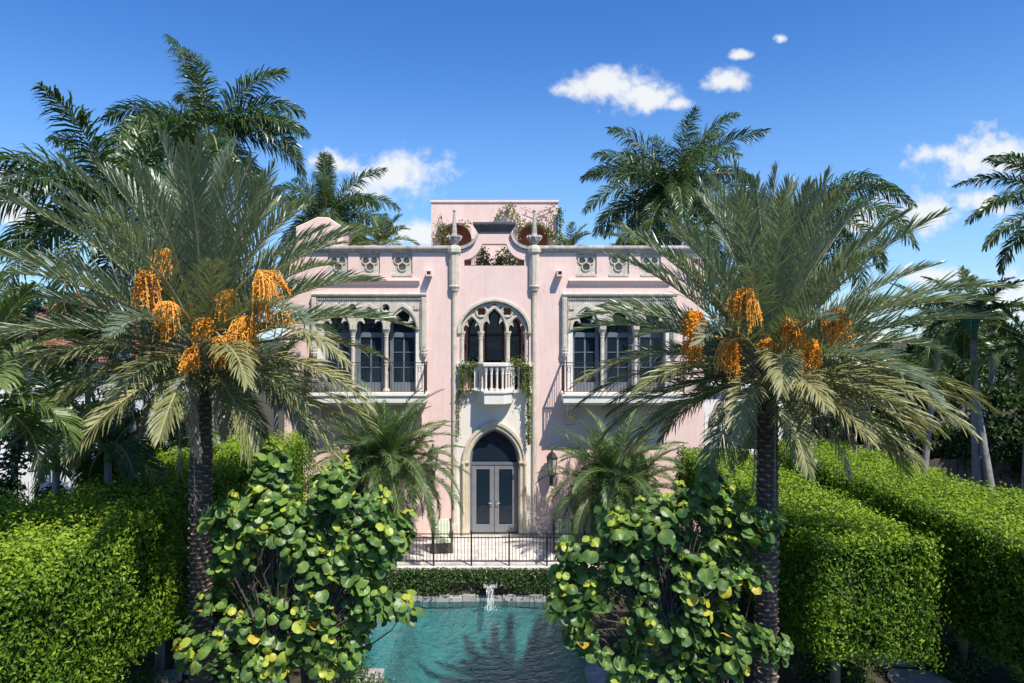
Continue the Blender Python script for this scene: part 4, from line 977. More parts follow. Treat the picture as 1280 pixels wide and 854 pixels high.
def date_palm(crown, gz, label, seed, clusters, group):
    rnd = random.Random(seed); rs = np.random.default_rng(seed)
    base = Vector((crown.x-.04, crown.y, gz))
    t = empty('date_palm', base, label, 'palm tree', group)
    top = Vector((crown.x, crown.y, crown.z+.05))
    date_trunk(base, top, .185).build('trunk', M['datebark'], t)
    C = top - base
    nf = 90
    for i in range(nf):
        f = (i+.5)/nf; az = i*2.39996 + rnd.uniform(-.2, .2)
        elev = R(87 - 112*f**1.05 + rnd.uniform(-7, 7))
        L = (3.62 if f > .25 else 3.3)*(.95 if crown.x > 0 and math.cos(az) > .3 else 1)*rnd.uniform(.88, 1.07)
        if f > .7: L *= 1 - (.10 + .22*max(0, -math.sin(az)))*min(1, (f-.7)/.12)
        droop = R(18 + 36*min(1, f*1.3)) * rnd.uniform(.7, 1.25) if f < .7 else R(rnd.uniform(30, 52))
        old = f > .66
        m_ = M['dateold'] if old else M['dateleaf']
        fr = frond(L, 92, .57, elev, droop, v0=32 if not old else 16, vj=18, ldroop=.08 if not old else .22, w=.025, petiole=.13, side=rnd.uniform(-.08, .08), rr=.032, rs=rs, power=1.7, fwd=(56, 20))
        r0 = .10 + .06*f
        fr.build('frond', [m_, M['rachis']], t, loc=C + Vector((r0*math.cos(az), r0*math.sin(az), .32 - .55*f)), rz=az)
    for i in range(7):
        az = (-PI/2 + 1.1*math.sin(i*2.3+seed)) if i < 5 else rnd.uniform(0, PI)
        fr = frond(rnd.uniform(1.3, 2.1), 60, .34, R(rnd.uniform(-30, 5)), R(rnd.uniform(55, 85)), v0=-10, vj=30, ldroop=.9, w=.016, petiole=.2, side=rnd.uniform(-.15,.15), rr=.022, rs=rs, power=.8, fwd=(45, 20))
        fr.build('dead_frond', [M['deadleaf'], M['straw']], t, loc=C + Vector((.18*math.cos(az), .18*math.sin(az), -.3)), rz=az)
    # cut leaf bases under the crown
    mb = MB()
    for i in range(46):
        az = i*2.39996; f = i/46; e = R(62-20*f); r0 = .14; zz = -.45 + .5*(1-f)
        a = C + Vector((r0*math.cos(az), r0*math.sin(az), zz)); l = rnd.uniform(.22, .4)
        mb.tube([a, a + Vector((math.cos(az)*math.cos(e), math.sin(az)*math.cos(e), math.sin(e)))*l], [.055, .03], 5)
    mb.build('cut_leaf_base', M['straw'], t)
    for k, (px, py, Y, sz) in enumerate(clusters):
        Y -= .3; sz *= 1.38; p = at(px, py, Y) - base; mb = MB()
        tp = Vector((p.x, p.y, p.z + sz*.55))
        a = C + Vector((0, 0, .1)); mid = (a + tp)*.5 + Vector((0, 0, .28))
        pts = [a.lerp(mid, q).lerp(mid.lerp(tp, q), q) for q in np.linspace(0, 1, 8)]
        mb.tube(pts, [.025-.014*i/7 for i in range(8)], 5, 1, cap=False)
        fruit(mb, tp, sz, int(560*sz/.5), rnd)
        mb.build('fruit_cluster', [M['fruit'], M['fruitstalk']], t)
    # dry hanging leaf fibre
    mb = MB()
    for s in range(3):
        az = -PI/2 + (s-1)*.9; a = C + Vector((.19*math.cos(az), .19*math.sin(az), -.25)); l = (1.9, 2.3, 1.2)[s]
        q = [a, a+Vector((.10*math.cos(az), .10*math.sin(az), .02)), a+Vector((.13*math.cos(az)+.05*(s-1), .13*math.sin(az), -l*.4)), a+Vector((.10*math.cos(az)+.1*(s-1), .1*math.sin(az), -l))]
        mb.tube(q, [.02, .016, .012, .006], 5)
        for i in range(34):
            tt = rnd.uniform(.0, 1) if s != 1 else rnd.choice([rnd.uniform(0,.3), rnd.uniform(.93,1)]); b = q[2].lerp(q[3], tt) if tt > .3 else q[1].lerp(q[2], tt/.3)
            e = b + Vector((rnd.gauss(0, .07), rnd.gauss(0, .05), -rnd.uniform(.12, .38))); mb.tube([b, b.lerp(e, .5)+Vector((0,0,.02)), e], [.006, .005, .002], 3, cap=False)
    mb.build('dry_fibre', M['straw'], t)
    return t

GL, GR = -.75, -.75
LD = 12.3
date_palm(at(252, 440, LD), -.6, 'tall date palm with orange fruit clusters on the left of the pool', 11,
    [(322,375,11.0,.62),(312,425,11.1,.5),(178,366,11.0,.46),(212,402,10.95,.42),(245,452,11.1,.3),(210,332,11.5,.36),(285,385,11.9,.42),(275,440,11.2,.34),(296,440,11.4,.4),(262,415,11.3,.3)], 'date palms flanking the pool')
date_palm(at(960, 462, LD), -.6, 'tall date palm with orange fruit clusters on the right of the pool', 23,
    [(933,392,10.95,.50),(985,420,10.9,.36),(1013,448,10.95,.40),(917,448,11.0,.40),(1045,412,11.5,.46),(862,412,11.6,.42),(872,440,11.9,.36),(960,440,11.2,.28)], 'date palms flanking the pool')

def feather_palm(name, base, crown, fronds, leafm, barkm, label, cat, group, seed, r=(.2,.16), shaft=0.9, n=70, leaf=.62, w=.045, v0=20, vj=32, ldroop=.45, petiole=.1, rr=.03, trunkn=12, pieces=True):
    """slender palm: trunk, crownshaft, fronds given as (azimuth, elevation, length, droop)"""
    rs = np.random.default_rng(seed); t = empty(name, base, label, cat, group); C = crown - base
    mb = MB(); K = 26; pts = []; rad = []
    top = C - Vector((0, 0, shaft))
    for i in range(K+1):
        f = i/K; p = Vector((top.x*f**1.5, top.y*f**1.5, top.z*f)); pts.append(p)
        rad.append((r[0]+(r[1]-r[0])*f)*(1 + .25*max(0, 1-f*12)) * (1 + .025*(i % 2)))
    mb.tube(pts, rad, trunkn); mb.build('trunk', barkm, t, True)
    if shaft > .05:
        mb = MB(); mb.lathe(top, [(r[1]*.95, 0), (r[1]*1.25, .08*shaft), (r[1]*1.05, .5*shaft), (r[1]*.55, shaft*1.0), (.03, shaft*1.12)], 12); mb.build('crownshaft', M['shaft'], t, True)
    for (az, e, L, d) in fronds:
        fr = frond(L, n, leaf, R(e), R(d), v0=v0, vj=vj, ldroop=ldroop, w=w, petiole=petiole, side=rs.uniform(-.08,.08), rr=rr, rs=rs, fwd=(72, 30))
        a = R(az); fr.build('frond', [leafm, M['rachis']], t, loc=C + Vector((.06*math.cos(a), .06*math.sin(a), -.02)), rz=a)
    return t
def auto(nf, L, seed, e=(80, -20), d=(40, 95), az0=0):
    rnd = random.Random(seed); out = []
    for i in range(nf):
        f = (i+.5)/nf; out.append((az0 + i*137.5 + rnd.uniform(-15, 15), e[0]+(e[1]-e[0])*f+rnd.uniform(-6, 6), L*rnd.uniform(.9, 1.08), d[0]+(d[1]-d[0])*min(1, f*1.5)+rnd.uniform(-8, 8)))
    return out
ROY = 'royal palms around the mansion'
def royal(cpx, cpy, Y, label, seed, L, fr=None, base=None, nf=15, leaf=.78, r=(.24,.17), gz=-.06, n=120, e=(78,-22), d=(45,95), az0=0, vj=38):
    c = at(cpx, cpy, Y); b = Vector(base) if base else Vector((c.x, c.y, gz))
    return feather_palm('royal_palm', b, c, (fr or []) + auto(nf, L, seed, e, d, az0), M['royalleaf'], M['royalbark'], label, 'palm tree', ROY, seed, r=r, shaft=1.3, n=n, leaf=leaf, v0=12, vj=vj, ldroop=.5, w=.042)
c = at(150, 268, 16.5)
royal(150, 268, 16.5, 'royal palm with long drooping fronds at the far left above the neighbour house', 31, 3.4, [(178, 50, 3.7, 75), (160, 66, 3.3, 60), (10, 58, 3.2, 78), (195, 28, 3.2, 78), (95, 80, 3.0, 30), (185, 8, 3.0, 70)], base=(at(165, 560, 16.5).x, 16.5, -.06), nf=17, d=(55,95), e=(80,-45))
royal(262, 172, 21.5, 'tallest royal palm rising behind the left date palm', 32, 3.5, [(165, 80, 3.9, 40), (8, 54, 3.3, 92), (-12, 20, 3.5, 85), (172, 42, 3.4, 95), (200, 10, 3.4, 80)], nf=17, e=(70,-45), d=(60,95))
royal(408, 268, 34, 'royal palm with an upright spear leaf behind the left end of the parapet', 33, 3.6, [(90, 88, 3.1, 6), (-70, 86, 2.9, 10), (10, 38, 3.8, 80), (-5, 12, 3.8, 70), (170, 55, 3.4, 80)], nf=18, e=(60,-40), d=(50,90), vj=45)
royal(843, 245, 29, 'dense royal palm behind the right end of the parapet', 34, 4.2, [(25, 76, 3.9, 62), (150, 66, 3.3, 55), (176, 46, 4.3, 85), (185, 22, 4.2, 80), (2, 44, 4.0, 88), (186, 2, 4.0, 70), (200, -6, 3.8, 60), (20, 8, 3.8, 80)], base=(8.75, 29, -.06), nf=30, e=(78,-50), d=(50,90), vj=45, leaf=.85)
royal(1005, 272, 25.5, 'royal palm with thick smooth grey trunk behind the right date palm', 35, 4.0, [(2, 42, 4.5, 88), (-4, 18, 4.5, 85), (168, 30, 3.8, 75)], base=(at(985,560,25.5).x, 25.5, -.06), nf=19, r=(.34,.2), vj=40, e=(42,-45), d=(60,95))
royal(1345, 268, 19.5, 'royal palm at the right edge of the photo, only its frond tips showing', 36, 3.2, [(172, 48, 3.4, 75), (185, 26, 3.4, 75), (178, 66, 3.2, 80), (190, 5, 3.2, 60)], nf=9, leaf=.55, vj=25)
# slender palms on the right side
SL = 'slender garden palms on the right'
def slender(cpx, cpy, Y, bpx, label, seed, L, nf, fr=None, gz=-.06, r=(.13,.10), leafm='coconutleaf', leaf=.5, e=(75,-25), d=(40,85), vj=14, v0=25):
    c = at(cpx, cpy, Y); b = Vector(((bpx-VX)*Y/FOC, Y, gz))
    return feather_palm('slender_palm', b, c, (fr or []) + auto(nf, L, seed, e, d), M[leafm], M['royalbark'], label, 'palm tree', SL, seed, r=r, shaft=.7, n=56, leaf=leaf, v0=v0, vj=vj, ldroop=.35, w=.05)
slender(1217, 398, 22.5, 1221, 'slender palm with an upright trunk beside a leaning prop trunk at the right', 41, 2.0, 13, [(95, 86, 1.7, 15), (180, 40, 2.2, 75), (5, 35, 2.2, 75)], leafm='royalleaf')
slender(1292, 430, 21.5, 1279, 'palm with drooping yellow green fronds cut by the right edge of the photo', 42, 2.2, 12, leafm='coconutleaf', r=(.13,.1))
slender(1175, 408, 26, 1152, 'low palm standing just left of the slender upright palm', 43, 2.4, 13, leafm='royalleaf')
slender(1085, 470, 24.5, 1081, 'thin palm with straight grey trunk behind the far end of the right hedge', 44, 1.9, 11, leafm='royalleaf', r=(.11,.09))
slender(1240, 418, 30, 1240, 'small distant palm behind the slender upright palm', 45, 2.2, 11, leafm='royalleaf')
t = empty('leaning_trunk', (at(1252, 612, 21.8).x, 21.8, -.06), 'bare grey palm trunk leaning against the slender upright palm', 'tree trunk')
mb = MB(); tp = at(1219, 470, 22.6); b = Vector((at(1256, 612, 21.8).x, 21.8, -.06)); d_ = tp-b
mb.tube([d_*f + Vector((0,0,.06*math.sin(PI*f))) for f in np.linspace(0, 1, 9)], [.14-.03*f for f in np.linspace(0, 1, 9)], 10)
mb.build('trunk', M['royalbark'], t, True)
# roof palms
slots = [(478, 306, 27.2, 'small bright green palm on the roof behind the left parapet', 51), (798, 312, 27.0, 'small bright green palm on the roof behind the right parapet', 52), (440, 308, 28.5, 'second small palm on the roof beside the pink gable', 53), (712, 312, 33.0, 'tiny palm on the roof just right of the pink tower', 54)]
for px, py, Y, lab, sd in slots:
    c = at(px, py, Y); b = Vector((c.x, Y, 9.08))
    feather_palm('roof_palm', b, c, auto(13, 1.5, sd, (80, 0), (35, 80)), M['coconutleaf'], M['royalbark'], lab, 'palm tree', 'small palms on the roof', sd, r=(.07,.05), shaft=.2, n=40, leaf=.42, v0=28, vj=10, ldroop=.25, w=.035)
# understory palms on the left
UND = 'understory palms along the left side'
for px, py, Y, L, nf, lab, sd, lm, az0 in [
    (-35, 500, 10.2, 1.9, 12, 'pale green coconut palm frond drooping at the left edge above the left hedge', 61, 'coconutleaf', 0),
    (70, 520, 15.5, 2.1, 14, 'dark understory palm between the left hedge and the neighbour house', 62, 'royalleaf', 20),
    (18, 440, 17.5, 2.3, 14, 'dark palm at the left edge of the photo in front of the neighbour house', 63, 'royalleaf', 50),
    (110, 440, 19.0, 2.4, 18, 'dark drooping palm in front of the red tiled roof at left', 67, 'royalleaf', 15),
    (225, 545, 18.5, 1.5, 11, 'bright green young palm behind the left date palm trunk', 64, 'coconutleaf', 10),
    (135, 560, 14.6, 1.7, 12, 'shaded fan of palm fronds at the foot of the far left royal palm', 65, 'royalleaf', 70),
    (345, 470, 23.0, 1.9, 12, 'palm in shade beside the left corner of the mansion', 66, 'royalleaf', 33)]:
    c = at(px, py, Y); b = Vector((c.x, Y, -.06))
    feather_palm('understory_palm', b, c, auto(nf, L, sd, (82, -15), (40, 90), az0), M[lm], M['royalbark'], lab, 'palm tree', UND, sd, r=(.1,.07), shaft=.3, n=60, leaf=.55, v0=22, vj=10, ldroop=.4, w=.04)

# clump palms before the facade
def clump_palm(px, py, Y, label, seed, L, nf):
    c = at(px, py, Y); t = empty('pygmy_date_palm', (c.x, Y, 0), label, 'palm tree', 'pygmy date palms before the facade'); rs = np.random.default_rng(seed); rnd = random.Random(seed)
    heads = [(0, 0, c.z), (.55, .2, c.z-.5), (-.5, .1, c.z-.35)]
    for hi, (dx, dy, hz) in enumerate(heads):
        date_trunk(Vector((dx*.4, dy, 0)), Vector((dx, dy, hz)), .085).build('trunk', M['datebark'], t)
        k = nf if hi == 0 else nf*2//3
        for i in range(k):
            f = (i+.5)/k; az = i*2.4 + hi
            fr = frond(L*rnd.uniform(.85, 1.08)*(1 if hi == 0 else .85), 80, .40, R(82-100*f+rnd.uniform(-7,7)), R(45+50*f), v0=24, vj=12, ldroop=.22, w=.017, petiole=.12, side=rnd.uniform(-.08,.08), rr=.014, rs=rs)
            fr.build('frond', [M['pygmyleaf'], M['rachis']], t, loc=(dx + .04*math.cos(az), dy + .04*math.sin(az), hz), rz=az)
clump_palm(482, 575, 21.4, 'feathery pygmy date palm on the terrace left of the entrance door', 71, 2.75, 48)
clump_palm(772, 598, 21.8, 'feathery pygmy date palm on the terrace right of the entrance door', 72, 2.7, 42)

# ------------------------------------------------------------------ hedges
def hedge(label, boxes, posts, gz, mat, crisp=True, name='trimmed_hedge'):
    lo0 = boxes[0][0]; t = empty(name, (lo0[0], lo0[1], gz), label, 'hedge', 'tall clipped hedges on trunks'); o = Vector((lo0[0], lo0[1], gz))
    mb = MB(); core = MB()
    rad, bump = (.13, .06) if crisp else (.4, .2)
    for lo, hi, dens, size, seed, faces in boxes:
        lo = np.array(lo) - np.array(o); hi = np.array(hi) - np.array(o)
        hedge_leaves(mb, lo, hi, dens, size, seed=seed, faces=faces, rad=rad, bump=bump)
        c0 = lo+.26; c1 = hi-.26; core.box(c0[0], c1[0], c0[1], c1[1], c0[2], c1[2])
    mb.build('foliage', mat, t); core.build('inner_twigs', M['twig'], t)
    for (x, y, z1) in posts:
        b = MB(); b.tube([(x-o.x, y-o.y, 0), (x-o.x+.03, y-o.y, (z1-gz)*.6), (x-o.x, y-o.y+.02, z1-gz)], [.10, .085, .08], 10); b.build('trunk', M['bark'], t, True)
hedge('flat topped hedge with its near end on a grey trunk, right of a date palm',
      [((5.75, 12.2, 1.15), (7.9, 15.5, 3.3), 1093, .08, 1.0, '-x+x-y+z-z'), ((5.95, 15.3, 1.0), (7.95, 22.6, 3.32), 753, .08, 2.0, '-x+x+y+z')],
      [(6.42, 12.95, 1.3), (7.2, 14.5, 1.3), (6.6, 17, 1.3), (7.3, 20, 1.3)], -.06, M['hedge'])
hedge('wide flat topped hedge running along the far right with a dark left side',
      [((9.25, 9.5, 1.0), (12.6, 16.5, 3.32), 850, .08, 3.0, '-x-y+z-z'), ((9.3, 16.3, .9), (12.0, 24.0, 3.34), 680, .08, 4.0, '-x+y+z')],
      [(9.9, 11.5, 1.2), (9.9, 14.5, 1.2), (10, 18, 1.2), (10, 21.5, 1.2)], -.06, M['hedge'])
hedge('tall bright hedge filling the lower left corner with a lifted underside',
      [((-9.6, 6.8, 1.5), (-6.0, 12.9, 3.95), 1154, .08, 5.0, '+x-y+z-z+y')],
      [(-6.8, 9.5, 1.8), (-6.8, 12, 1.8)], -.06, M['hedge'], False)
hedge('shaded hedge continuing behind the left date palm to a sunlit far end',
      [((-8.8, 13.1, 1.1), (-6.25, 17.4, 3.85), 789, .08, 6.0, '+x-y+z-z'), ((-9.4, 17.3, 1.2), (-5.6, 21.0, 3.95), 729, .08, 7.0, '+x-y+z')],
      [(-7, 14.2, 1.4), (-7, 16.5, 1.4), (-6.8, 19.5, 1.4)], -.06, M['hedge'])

# ------------------------------------------------------------------ sea grapes
def disc_leaf(k=12):
    V = [(0, 0, 0)]
    for rr in (.27, .5):
        for i in range(k):
            w = 2*PI*i/k - PI/2; q = abs((w+PI/2+PI) % (2*PI) - PI); r = rr*(1 - .24*math.exp(-q*q/.12)*(rr/.5))
            V.append((r*math.cos(w)*1.06, r*math.sin(w), 0))
    F = [(0, 1+i, 1+(i+1)%k) for i in range(k)]
    for i in range(k): F += [(1+i, 1+k+i, 1+k+(i+1)%k), (1+i, 1+k+(i+1)%k, 1+(i+1)%k)]
    return np.array(V), np.array(F)
LV, LF = disc_leaf()
def sea_grape(label, base, blobs, Y, seed, shade, dens=1.0):
    rnd = random.Random(seed); rs = np.random.default_rng(seed)
    t = empty('sea_grape', base, label, 'shrub', 'sea grape shrubs beside the pool'); br = MB(); fo = MB(); fo.uv = []
    hubs = []
    base = Vector(base)
    for i in range(7):
        a = 2*PI*i/7 + rnd.uniform(-.3,.3); h = rnd.uniform(1.6, 3.2); hub = Vector((math.cos(a)*rnd.uniform(.3, 1.2), math.sin(a)*rnd.uniform(.2,.6), h)); hubs.append(hub)
        stem(br, Vector((math.cos(a)*.12, math.sin(a)*.12, 0)), hub, .075, .045, 0, 6, 7, wob=.08, rnd=rnd)
    cen = sum((at(px, py, Y) for px, py, r in blobs), Vector())/len(blobs) - base
    P = []; Nn = []; Sz = []; Ti = []; Ax = []
    for px, py, rp in blobs:
        px += rnd.gauss(0, 4); py += rnd.gauss(0, 4); c0 = at(px, py, Y) - base; r = rp*.84*Y/FOC
        k = max(2, int(dens*rp*rp/92))
        for q in range(k):
            v = Vector((rnd.gauss(0,1), rnd.gauss(0,1), rnd.gauss(0,1))).normalized() * r*rnd.uniform(.05, 1.1)**.55
            tip = c0 + v*Vector((1,1,1)).x; tip.y = c0.y + v.y*1.15
            hub = min(hubs, key=lambda h: (h-tip).length + rnd.uniform(0, .5))
            ctrl = hub.lerp(tip, .55) + Vector((0, 0, -.15+rnd.uniform(-.15,.2)))
            pts = [hub.lerp(ctrl, u).lerp(ctrl.lerp(tip, u), u) for u in np.linspace(0, 1, 6)]
            pts[1:5] = [p_ + Vector((rnd.gauss(0,.06), rnd.gauss(0,.06), rnd.gauss(0,.05))) for p_ in pts[1:5]]
            br.tube(pts, [.017-.0025*i for i in range(6)], 5, cap=False)
            ax = (pts[-1]-pts[-3]).normalized(); out = (tip-cen).normalized()
            nl = rnd.randint(8, 13)
            yng = rnd.random()
            axu = (ax*.55 + Vector((.18, -.38, .55)) + out*.25 + Vector((rnd.gauss(0,.22), rnd.gauss(0,.22), rnd.gauss(0,.18)))).normalized()
            o1 = axu.orthogonal().normalized(); big = .145 + .095*rnd.random()**1.4
            for l in range(nl):
                f = l/nl; a = l*2.4 + rnd.uniform(-.35,.35)
                sdv = Matrix.Rotation(a, 3, axu) @ o1
                if l == 0: sz = big*.42; pos = tip + axu*.04; tilt = 1.6
                elif l < 3: sz = big*rnd.uniform(.55, .75); pos = tip + sdv*sz*.55 + axu*.015; tilt = .55
                else: sz = big*rnd.uniform(.8, 1.12); pos = tip - ax*(.30*f*rnd.uniform(.7,1.2)) + sdv*sz*rnd.uniform(.62, .9); tilt = rnd.uniform(.15, .75)
                nrm = (axu + sdv*(-tilt if l == 0 else tilt*(1 if rnd.random() < .8 else -.6)) + Vector((rnd.gauss(0,.25), rnd.gauss(0,.25), rnd.gauss(0,.25)))).normalized()
                P.append(pos); Nn.append(nrm); Sz.append(sz); Ax.append(sdv)
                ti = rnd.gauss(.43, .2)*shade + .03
                if l < 3 and yng < .45: ti = rnd.uniform(.76, .93)
                if f > .7 and rnd.random() < .09: ti = rnd.uniform(.92, 1.0)
                Ti.append(min(1, max(0, ti)))
    for p, nrm, sz, ax, ti in zip(P, Nn, Sz, Ax, Ti):
        yv = (ax - nrm*ax.dot(nrm)); yv = yv.normalized() if yv.length > .01 else nrm.orthogonal().normalized()
        xv = yv.cross(nrm)
        cup = rnd.uniform(-.75, .95); fold = rnd.uniform(-.1, .75); wv = rnd.uniform(0, .07)
        L = LV.copy(); r2 = (L[:,0]**2+L[:,1]**2); L[:,2] = -cup*r2*1.3 + fold*np.abs(L[:,0])*.7 + wv*np.sin(np.arctan2(L[:,1], L[:,0])*5+ti*30)*r2*4 + cup*.5*L[:,1]**2
        Mx = np.array([xv, yv, nrm])
        W = (L @ Mx)*sz + np.array(p)
        fo.v.append(W); fo.f += (LF+fo.nv).tolist(); fo.m += [0]*len(LF); fo.nv += len(W); fo.t.append(np.full(len(W), ti)); fo.uv.append(np.stack([LV[:,0]*2, LV[:,1]*2, 0*LV[:,0]], 1))
    fo.uv = np.concatenate(fo.uv)
    br.build('branches', M['wood'], t, True); fo.build('foliage', M['grape'], t, True)
sea_grape('big left sea grape shrub with round leaves spreading beside the pool', (at(365, 854, 11.0).x, 11.2, -.76),
    [(322,566,18),(345,572,16),(330,578,30),(318,605,30),(352,600,32),(300,640,40),(262,630,20),(355,635,42),(420,600,36),(412,640,44),(470,625,32),(470,660,38),(507,650,20),(300,690,34),(370,690,44),(440,700,40),(505,675,22),(480,700,24),
     (505,738,16),(478,742,22),(270,700,18),(240,800,26),(212,797,14),(272,805,22),(300,770,32),(345,750,36),(400,750,42),(455,750,26),(350,815,44),(400,810,40),(440,805,26),(290,835,26),(255,740,14),(460,790,18)], 10.9, 81, 1.0, .95)
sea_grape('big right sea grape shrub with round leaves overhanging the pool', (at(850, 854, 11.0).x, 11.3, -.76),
    [(690,688,16),(708,700,18),(728,690,22),(705,735,20),(690,748,12),(740,732,28),(770,660,34),(805,640,36),(850,622,38),(895,612,34),(890,580,18),(930,640,30),(965,660,20),(785,705,44),(850,690,48),(905,690,40),(945,700,24),
     (728,790,18),(748,805,16),(720,765,14),(800,770,38),(790,805,24),(860,760,42),(905,770,30),(935,785,22),(962,805,20),(990,815,10),(850,820,30),(795,835,18),(905,815,24),(925,830,12),(870,840,24),(770,840,14)], 11.0, 82, .78, .95)

# ------------------------------------------------------------------ low planting
def shrub(name, label, cat, x, y, z, r, n, size, matname, seed, group=None):
    rs = np.random.default_rng(seed); t = empty(name, (x, y, z), label, cat, group)
    V = unit(rs.normal(0, 1, (n,3))); V[:,2] = np.abs(V[:,2])*.95
    P = V*np.array(r)*(rs.uniform(.55, 1.05, (n,1))) * (1 + .2*lump(V*2, 1.5, seed))[:,None]
    mb = MB(); leaf_cloud(mb, P, V + np.array([.1,-.1,.4]), size, 0, None, .6); mb.build('foliage', M[matname], t)
    st = MB()
    for i in range(9):
        a = 2*PI*i/9; stem(st, (0, 0, -.05), (r[0]*.5*math.cos(a), r[1]*.5*math.sin(a), r[2]*.7), .015, .006, 0, 3, 4)
    st.build('stems', M['bark'], t)
LS = 'low shrubs along the paths and pool'
for i, (px, py, Y, r, n, sz, mt, lab) in enumerate([
    (1040, 850, 14.2, (.75,.7,.7), 1500, .10, 'ivy', 'low leafy shrub beside the grey hedge trunk at the bottom right'),
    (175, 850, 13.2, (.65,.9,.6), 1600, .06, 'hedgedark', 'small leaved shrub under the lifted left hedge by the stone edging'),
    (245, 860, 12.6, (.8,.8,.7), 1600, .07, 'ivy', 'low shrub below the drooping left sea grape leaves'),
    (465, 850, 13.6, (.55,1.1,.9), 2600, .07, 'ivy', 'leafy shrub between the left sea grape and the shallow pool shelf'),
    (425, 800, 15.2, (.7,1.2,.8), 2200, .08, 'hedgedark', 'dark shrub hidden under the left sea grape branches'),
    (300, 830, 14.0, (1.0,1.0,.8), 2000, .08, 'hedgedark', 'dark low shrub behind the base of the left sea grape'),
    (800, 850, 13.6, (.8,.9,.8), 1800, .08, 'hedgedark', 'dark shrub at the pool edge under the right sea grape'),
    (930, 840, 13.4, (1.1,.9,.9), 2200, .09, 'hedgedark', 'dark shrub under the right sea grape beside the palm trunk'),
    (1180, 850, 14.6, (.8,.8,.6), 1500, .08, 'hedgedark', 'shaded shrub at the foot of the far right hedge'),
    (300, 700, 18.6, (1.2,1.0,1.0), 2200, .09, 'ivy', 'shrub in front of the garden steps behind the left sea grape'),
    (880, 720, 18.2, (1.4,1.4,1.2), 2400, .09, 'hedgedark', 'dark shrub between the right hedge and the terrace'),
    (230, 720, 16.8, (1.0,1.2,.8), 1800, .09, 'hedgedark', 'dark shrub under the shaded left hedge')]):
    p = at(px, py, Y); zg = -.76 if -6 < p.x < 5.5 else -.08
    shrub('low_shrub', lab, 'shrub', p.x, Y, zg, r, n, sz, mt, 100+i, LS)

# ivy on the pool wall
t = empty('climbing_ivy', (-.2, 20.6, -.76), 'dark ivy hanging over the low wall at the far end of the pool', 'ivy')
mb = MB(); n = 11000; x = rng.uniform(-6.5, 6, n); z = rng.uniform(.06, .80, n)
keep = ~((np.abs(x) < 1.0+.5*np.sin(x*5)) & (z < .30+.1*np.sin(x*9))); x = x[keep]; z = z[keep]; n = len(x)
leaf_cloud(mb, np.stack([x, -.10 - rng.exponential(.07, n) - .06*np.sin(x*3.1)*np.sin(z*4), z], 1), np.tile([.1, -1, .5], (n,1)), .085, 0, np.clip(rng.normal(.42,.22,n),0,1), .55)
mb.build('foliage', M['ivy'], t)
mb = MB()
for i in range(40):
    xx = -6.4 + i*.31; stem(mb, (xx, -.06, .02), (xx+rng.uniform(-.3,.3), -.08, .78), .01, .006, 0, 4, 4, wob=.03)
mb.build('stems', M['bark'], t)

# vines on the house
def vine(label, base, strands, mat, n, size, seed, drop=.03):
    rs = np.random.default_rng(seed); rnd = random.Random(seed); t = empty('climbing_vine', base, label, 'vine', 'vines growing on the mansion')
    st = MB(); fo = MB(); b = Vector(base)
    for pts, wd, dens in strands:
        pts = [Vector(p)-b for p in pts]; st.tube(pts, .012, 4, cap=False)
        tot = sum((q-p).length for p, q in zip(pts[:-1], pts[1:])); k = int(tot*dens); P = []
        for i in range(k):
            j = rnd.randrange(len(pts)-1); p = pts[j].lerp(pts[j+1], rnd.random())
            P.append((p.x+rnd.gauss(0, wd), p.y-abs(rnd.gauss(0, min(wd,.08)))-.02, p.z+rnd.gauss(0, wd)))
        P = np.array(P); leaf_cloud(fo, P, np.tile([.15, -.8, .6], (len(P),1)), size, 0, np.clip(rs.normal(.5,.25,len(P)),0,1), .7)
    st.build('stems', M['bark'], t); fo.build('foliage', mat, t)
def wp(px, py, Y=23.85): return at(px, py, Y)
y_ = 23.82
vine('green vine covering the left side of the central stone balcony', wp(580, 470, y_), [([wp(577,458,y_), wp(588,456,y_), wp(600,459,y_)], .10, 420), ([wp(578,458,y_), wp(578,475,y_), wp(577,490,y_)], .06, 240), ([wp(588,460,y_), wp(587,475,y_), wp(588,490,y_)], .05, 150)], M['vine'], 0, .085, 1)
vine('dry reddish vine trailing down the stone left of the entrance arch', wp(574, 520, 23.9), [([wp(574,488,23.9), wp(573,515,23.9), wp(573,545,23.9)], .035, 200), ([wp(582,488,23.9), wp(580,500,23.9)], .04, 160)], M['dryvine'], 0, .065, 2)
vine('dense green vine covering the right side of the central stone balcony', wp(650, 470, y_), [([wp(636,456,y_), wp(648,453,y_), wp(658,457,y_)], .11, 480), ([wp(660,458,y_), wp(661,475,y_), wp(660,500,y_), wp(661,530,y_), wp(661,555,y_)], .045, 330), ([wp(655,458,y_), wp(655,475,y_), wp(654,492,y_)], .06, 260), ([wp(643,458,y_), wp(642,480,y_)], .05, 160)], M['vine'], 0, .08, 3)
TY = FY+4.1
def tp_(px, py): return at(px, py, TY)
vine('flowering vine trained along the top right of the pink roof tower', tp_(660, 280), [
    ([tp_(620,278), tp_(628,262), tp_(640,257), tp_(645,272), tp_(650,280), tp_(665,281), tp_(680,284), tp_(688,290), tp_(690,305)], .085, 90),
    ([tp_(640,257), tp_(632,265), tp_(636,272)], .07, 50), ([tp_(655,262), tp_(670,268), tp_(684,262), tp_(694,258)], .08, 26), ([tp_(688,270), tp_(690,290), tp_(692,306)], .09, 70), ([tp_(650,282), tp_(648,300)], .07, 60), ([tp_(676,272), tp_(672,282)], .07, 40)], M['vine'], 0, .11, 4)
vine('green creeper on the right corner of the pink roof tower', tp_(699, 285), [([tp_(699,262), tp_(700,280), tp_(700,308)], .07, 160), ([tp_(702,300), tp_(712,306)], .09, 120)], M['vine'], 0, .11, 5)
